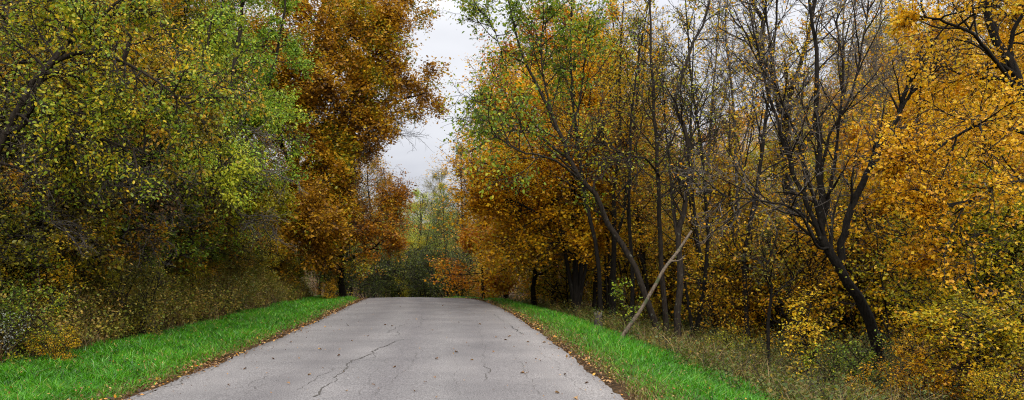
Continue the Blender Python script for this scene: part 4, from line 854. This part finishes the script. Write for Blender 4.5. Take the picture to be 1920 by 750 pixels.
# leaning log and stump
def log():
    A = at(1168, 628, 20.5); B = at(1205, 575, 20.8); C = at(1245, 505, 21.3); D = at(1270, 472, 21.8); E = at(1297, 433, 22.2)
    gz = float(height(A[0], A[1])); rng = np.random.default_rng(4)
    Q = spline([(A[0] - .1, A[1], min(A[2], gz) - .1), A, B, C, D, E], 26, .006, rng)
    rad = np.linspace(.06, .034, 26) * rng.uniform(.94, 1.06, 26)
    br = spline([tuple(Q[17]), tuple(Q[17] + np.array([.25, 0, .02])), tuple(Q[17] + np.array([.42, .1, .16]))], 6)
    V, f = tubes([(Q[None], rad[None], 12), (br[None], np.linspace(.03, .012, 6)[None], 6)])
    n0 = 26 * 12; caps = [np.array([list(range(12))[::-1]]), np.array([list(range(n0 - 12, n0))])]
    o = link('fallen_log', mesh_from('fallen_log', V, f + caps, [M['log']], smooth=True))
    tag(o, 'pale debarked log leaning from the grass against the rough barked trees', 'log')
log()
def stump():
    x, y, z = at(1121, 604, 24.5); g = float(height(x, y)); rng = np.random.default_rng(8)
    an = np.arange(14) / 14 * 2 * np.pi; rows = []
    for h, r in ((-.1, .17), (.08, .14), (.25, .12), (.42, .115), (.5, .11)):
        rr_ = r * (1 + .12 * np.sin(an * 3 + 1) + rng.normal(0, .03, 14))
        hh = h + (rng.normal(0, .035, 14) if h > .45 else 0)
        rows.append(np.stack([rr_ * np.cos(an), rr_ * np.sin(an), hh + 0 * an], -1))
    V = np.vstack(rows); i = np.arange(14); j = (i + 1) % 14
    f = np.vstack([np.stack([k * 14 + i, k * 14 + j, (k + 1) * 14 + j, (k + 1) * 14 + i], -1) for k in range(4)])
    top = np.vstack([V, [[0, 0, .44]]]); cap = np.stack([56 + i, 56 + j, np.full(14, 70)], -1)
    o = link('tree_stump', mesh_from('tree_stump', top, [f, cap], [M['bark_grey']])); o.location = (x, y, g)
    tag(o, 'short grey tree stump at the outer edge of the right verge', 'stump')
stump()
def white_weed():
    rng = np.random.default_rng(12); n = 10; Y = 13.0; x0 = pxX(18, Y)
    base = np.stack([rng.normal(0, .12, n), rng.normal(0, .12, n), np.zeros(n)], -1)
    dr = rng.normal(0, .3, (n, 3)); dr[:, 2] = 1
    P, r = batch(base, dr, rng.uniform(.45, .85, n), np.full(n, .005), np.full(n, .003), 5, .1, 0, rng)
    V, f = tubes([(P, r, 4)])
    root = bpy.data.objects.new('wildflower', None); COL.objects.link(root); root.location = gp(x0, Y, 0)
    tag(root, 'wildflower clump with whitish seed heads at the left photo edge', 'wildflower')
    link('stems', mesh_from('wildflower_stems', V, f, [M['twig']]), root)
    A = np.repeat(P[:, 3:].reshape(-1, 3), 30, 0); A = A + rng.normal(0, .06, A.shape)
    l = leaves(A, rng.uniform(.02, .035, len(A)), rng.uniform(0, 1, len(A)), T_QUAD, rng)
    o = link('flower_heads', mesh_from('wildflower_heads', l[0], l[1], [M['white_weed']], tint=l[2]), root); o['kind'] = 'stuff'
white_weed()

#SECTION light
# ------------------------------------------------------------------ camera, sky, sun
cam = bpy.data.cameras.new('camera'); co = bpy.data.objects.new('camera', cam); COL.objects.link(co)
co.location = (0, 0, CAMZ); co.rotation_euler = (math.radians(90), 0, 0)
cam.sensor_width = 36; cam.lens = F / 1920 * 36; cam.shift_y = (HY - 375) / 1920; cam.clip_end = 5000; cam.clip_start = .05
S.camera = co
SE, SA = 34, 168     # sun elevation, compass azimuth (clockwise from +Y)
W = bpy.data.worlds.new('World'); S.world = W; W.use_nodes = True
N = W.node_tree.nodes; Lk = W.node_tree.links; N.clear()
sky = N.new('ShaderNodeTexSky'); sky.sky_type = 'NISHITA'; sky.sun_disc = False
sky.sun_elevation = math.radians(SE); sky.sun_rotation = math.radians(SA); sky.dust_density = 4; sky.air_density = 1; sky.ozone_density = 1
tc = N.new('ShaderNodeTexCoord'); sep = N.new('ShaderNodeSeparateXYZ'); Lk.new(tc.outputs['Generated'], sep.inputs[0])
g = ramp(N, [(0, (4.15, 4.15, 4.38)), (.12, (4.35, 4.36, 4.6)), (.28, (5.0, 5.0, 5.15)), (.5, (11, 11, 11.1)), (1, (16, 16, 16.2))]); Lk.new(sep.outputs[2], g.inputs[0])
mp = N.new('ShaderNodeMapping'); mp.inputs['Scale'].default_value = (1, 1, 2.6); Lk.new(tc.outputs['Generated'], mp.inputs[0])
cl = N.new('ShaderNodeTexNoise'); cl.inputs['Scale'].default_value = 3.2; cl.inputs['Detail'].default_value = 5; cl.inputs['Roughness'].default_value = .5; Lk.new(mp.outputs[0], cl.inputs['Vector'])
cr = ramp(N, [(.35, (.78, .785, .82)), (.5, (.95, .95, .96)), (.65, (1.04, 1.04, 1.04))]); Lk.new(cl.outputs[0], cr.inputs[0])
mu = N.new('ShaderNodeMix'); mu.data_type = 'RGBA'; mu.blend_type = 'MULTIPLY'; mu.inputs[0].default_value = 1; Lk.new(g.outputs[0], mu.inputs[6]); Lk.new(cr.outputs[0], mu.inputs[7])
mx = N.new('ShaderNodeMix'); mx.data_type = 'RGBA'; mx.inputs[0].default_value = .9; Lk.new(sky.outputs[0], mx.inputs[6]); Lk.new(mu.outputs[2], mx.inputs[7])
bg = N.new('ShaderNodeBackground'); bg.inputs[1].default_value = .1; Lk.new(mx.outputs[2], bg.inputs[0])
wo = N.new('ShaderNodeOutputWorld'); Lk.new(bg.outputs[0], wo.inputs[0])
W.cycles.sampling_method = 'MANUAL'; W.cycles.sample_map_resolution = 512
sl = bpy.data.lights.new('sun', 'SUN'); sl.energy = 1.5; sl.angle = math.radians(14); sl.color = (1, .96, .9)
so = bpy.data.objects.new('sun', sl); COL.objects.link(so)
a, e = math.radians(SA), math.radians(SE)
v = Vector((math.sin(a) * math.cos(e), math.cos(a) * math.cos(e), math.sin(e)))
so.rotation_euler = v.to_track_quat('Z', 'Y').to_euler()

S.view_settings.view_transform = 'Standard'; S.view_settings.look = 'None'; S.view_settings.gamma = 1; S.view_settings.exposure = 0.95
S.render.engine = 'CYCLES'
c = S.cycles; c.max_bounces = 6; c.diffuse_bounces = 4; c.glossy_bounces = 2; c.transmission_bounces = 3; c.transparent_max_bounces = 4
c.use_adaptive_sampling = True; c.adaptive_threshold = .01; c.use_denoising = True; c.denoiser = 'OPENIMAGEDENOISE'; c.denoising_input_passes = 'RGB_ALBEDO_NORMAL'; c.denoising_prefilter = 'NONE'; c.filter_width = 1.1
c.caustics_reflective = False; c.caustics_refractive = False
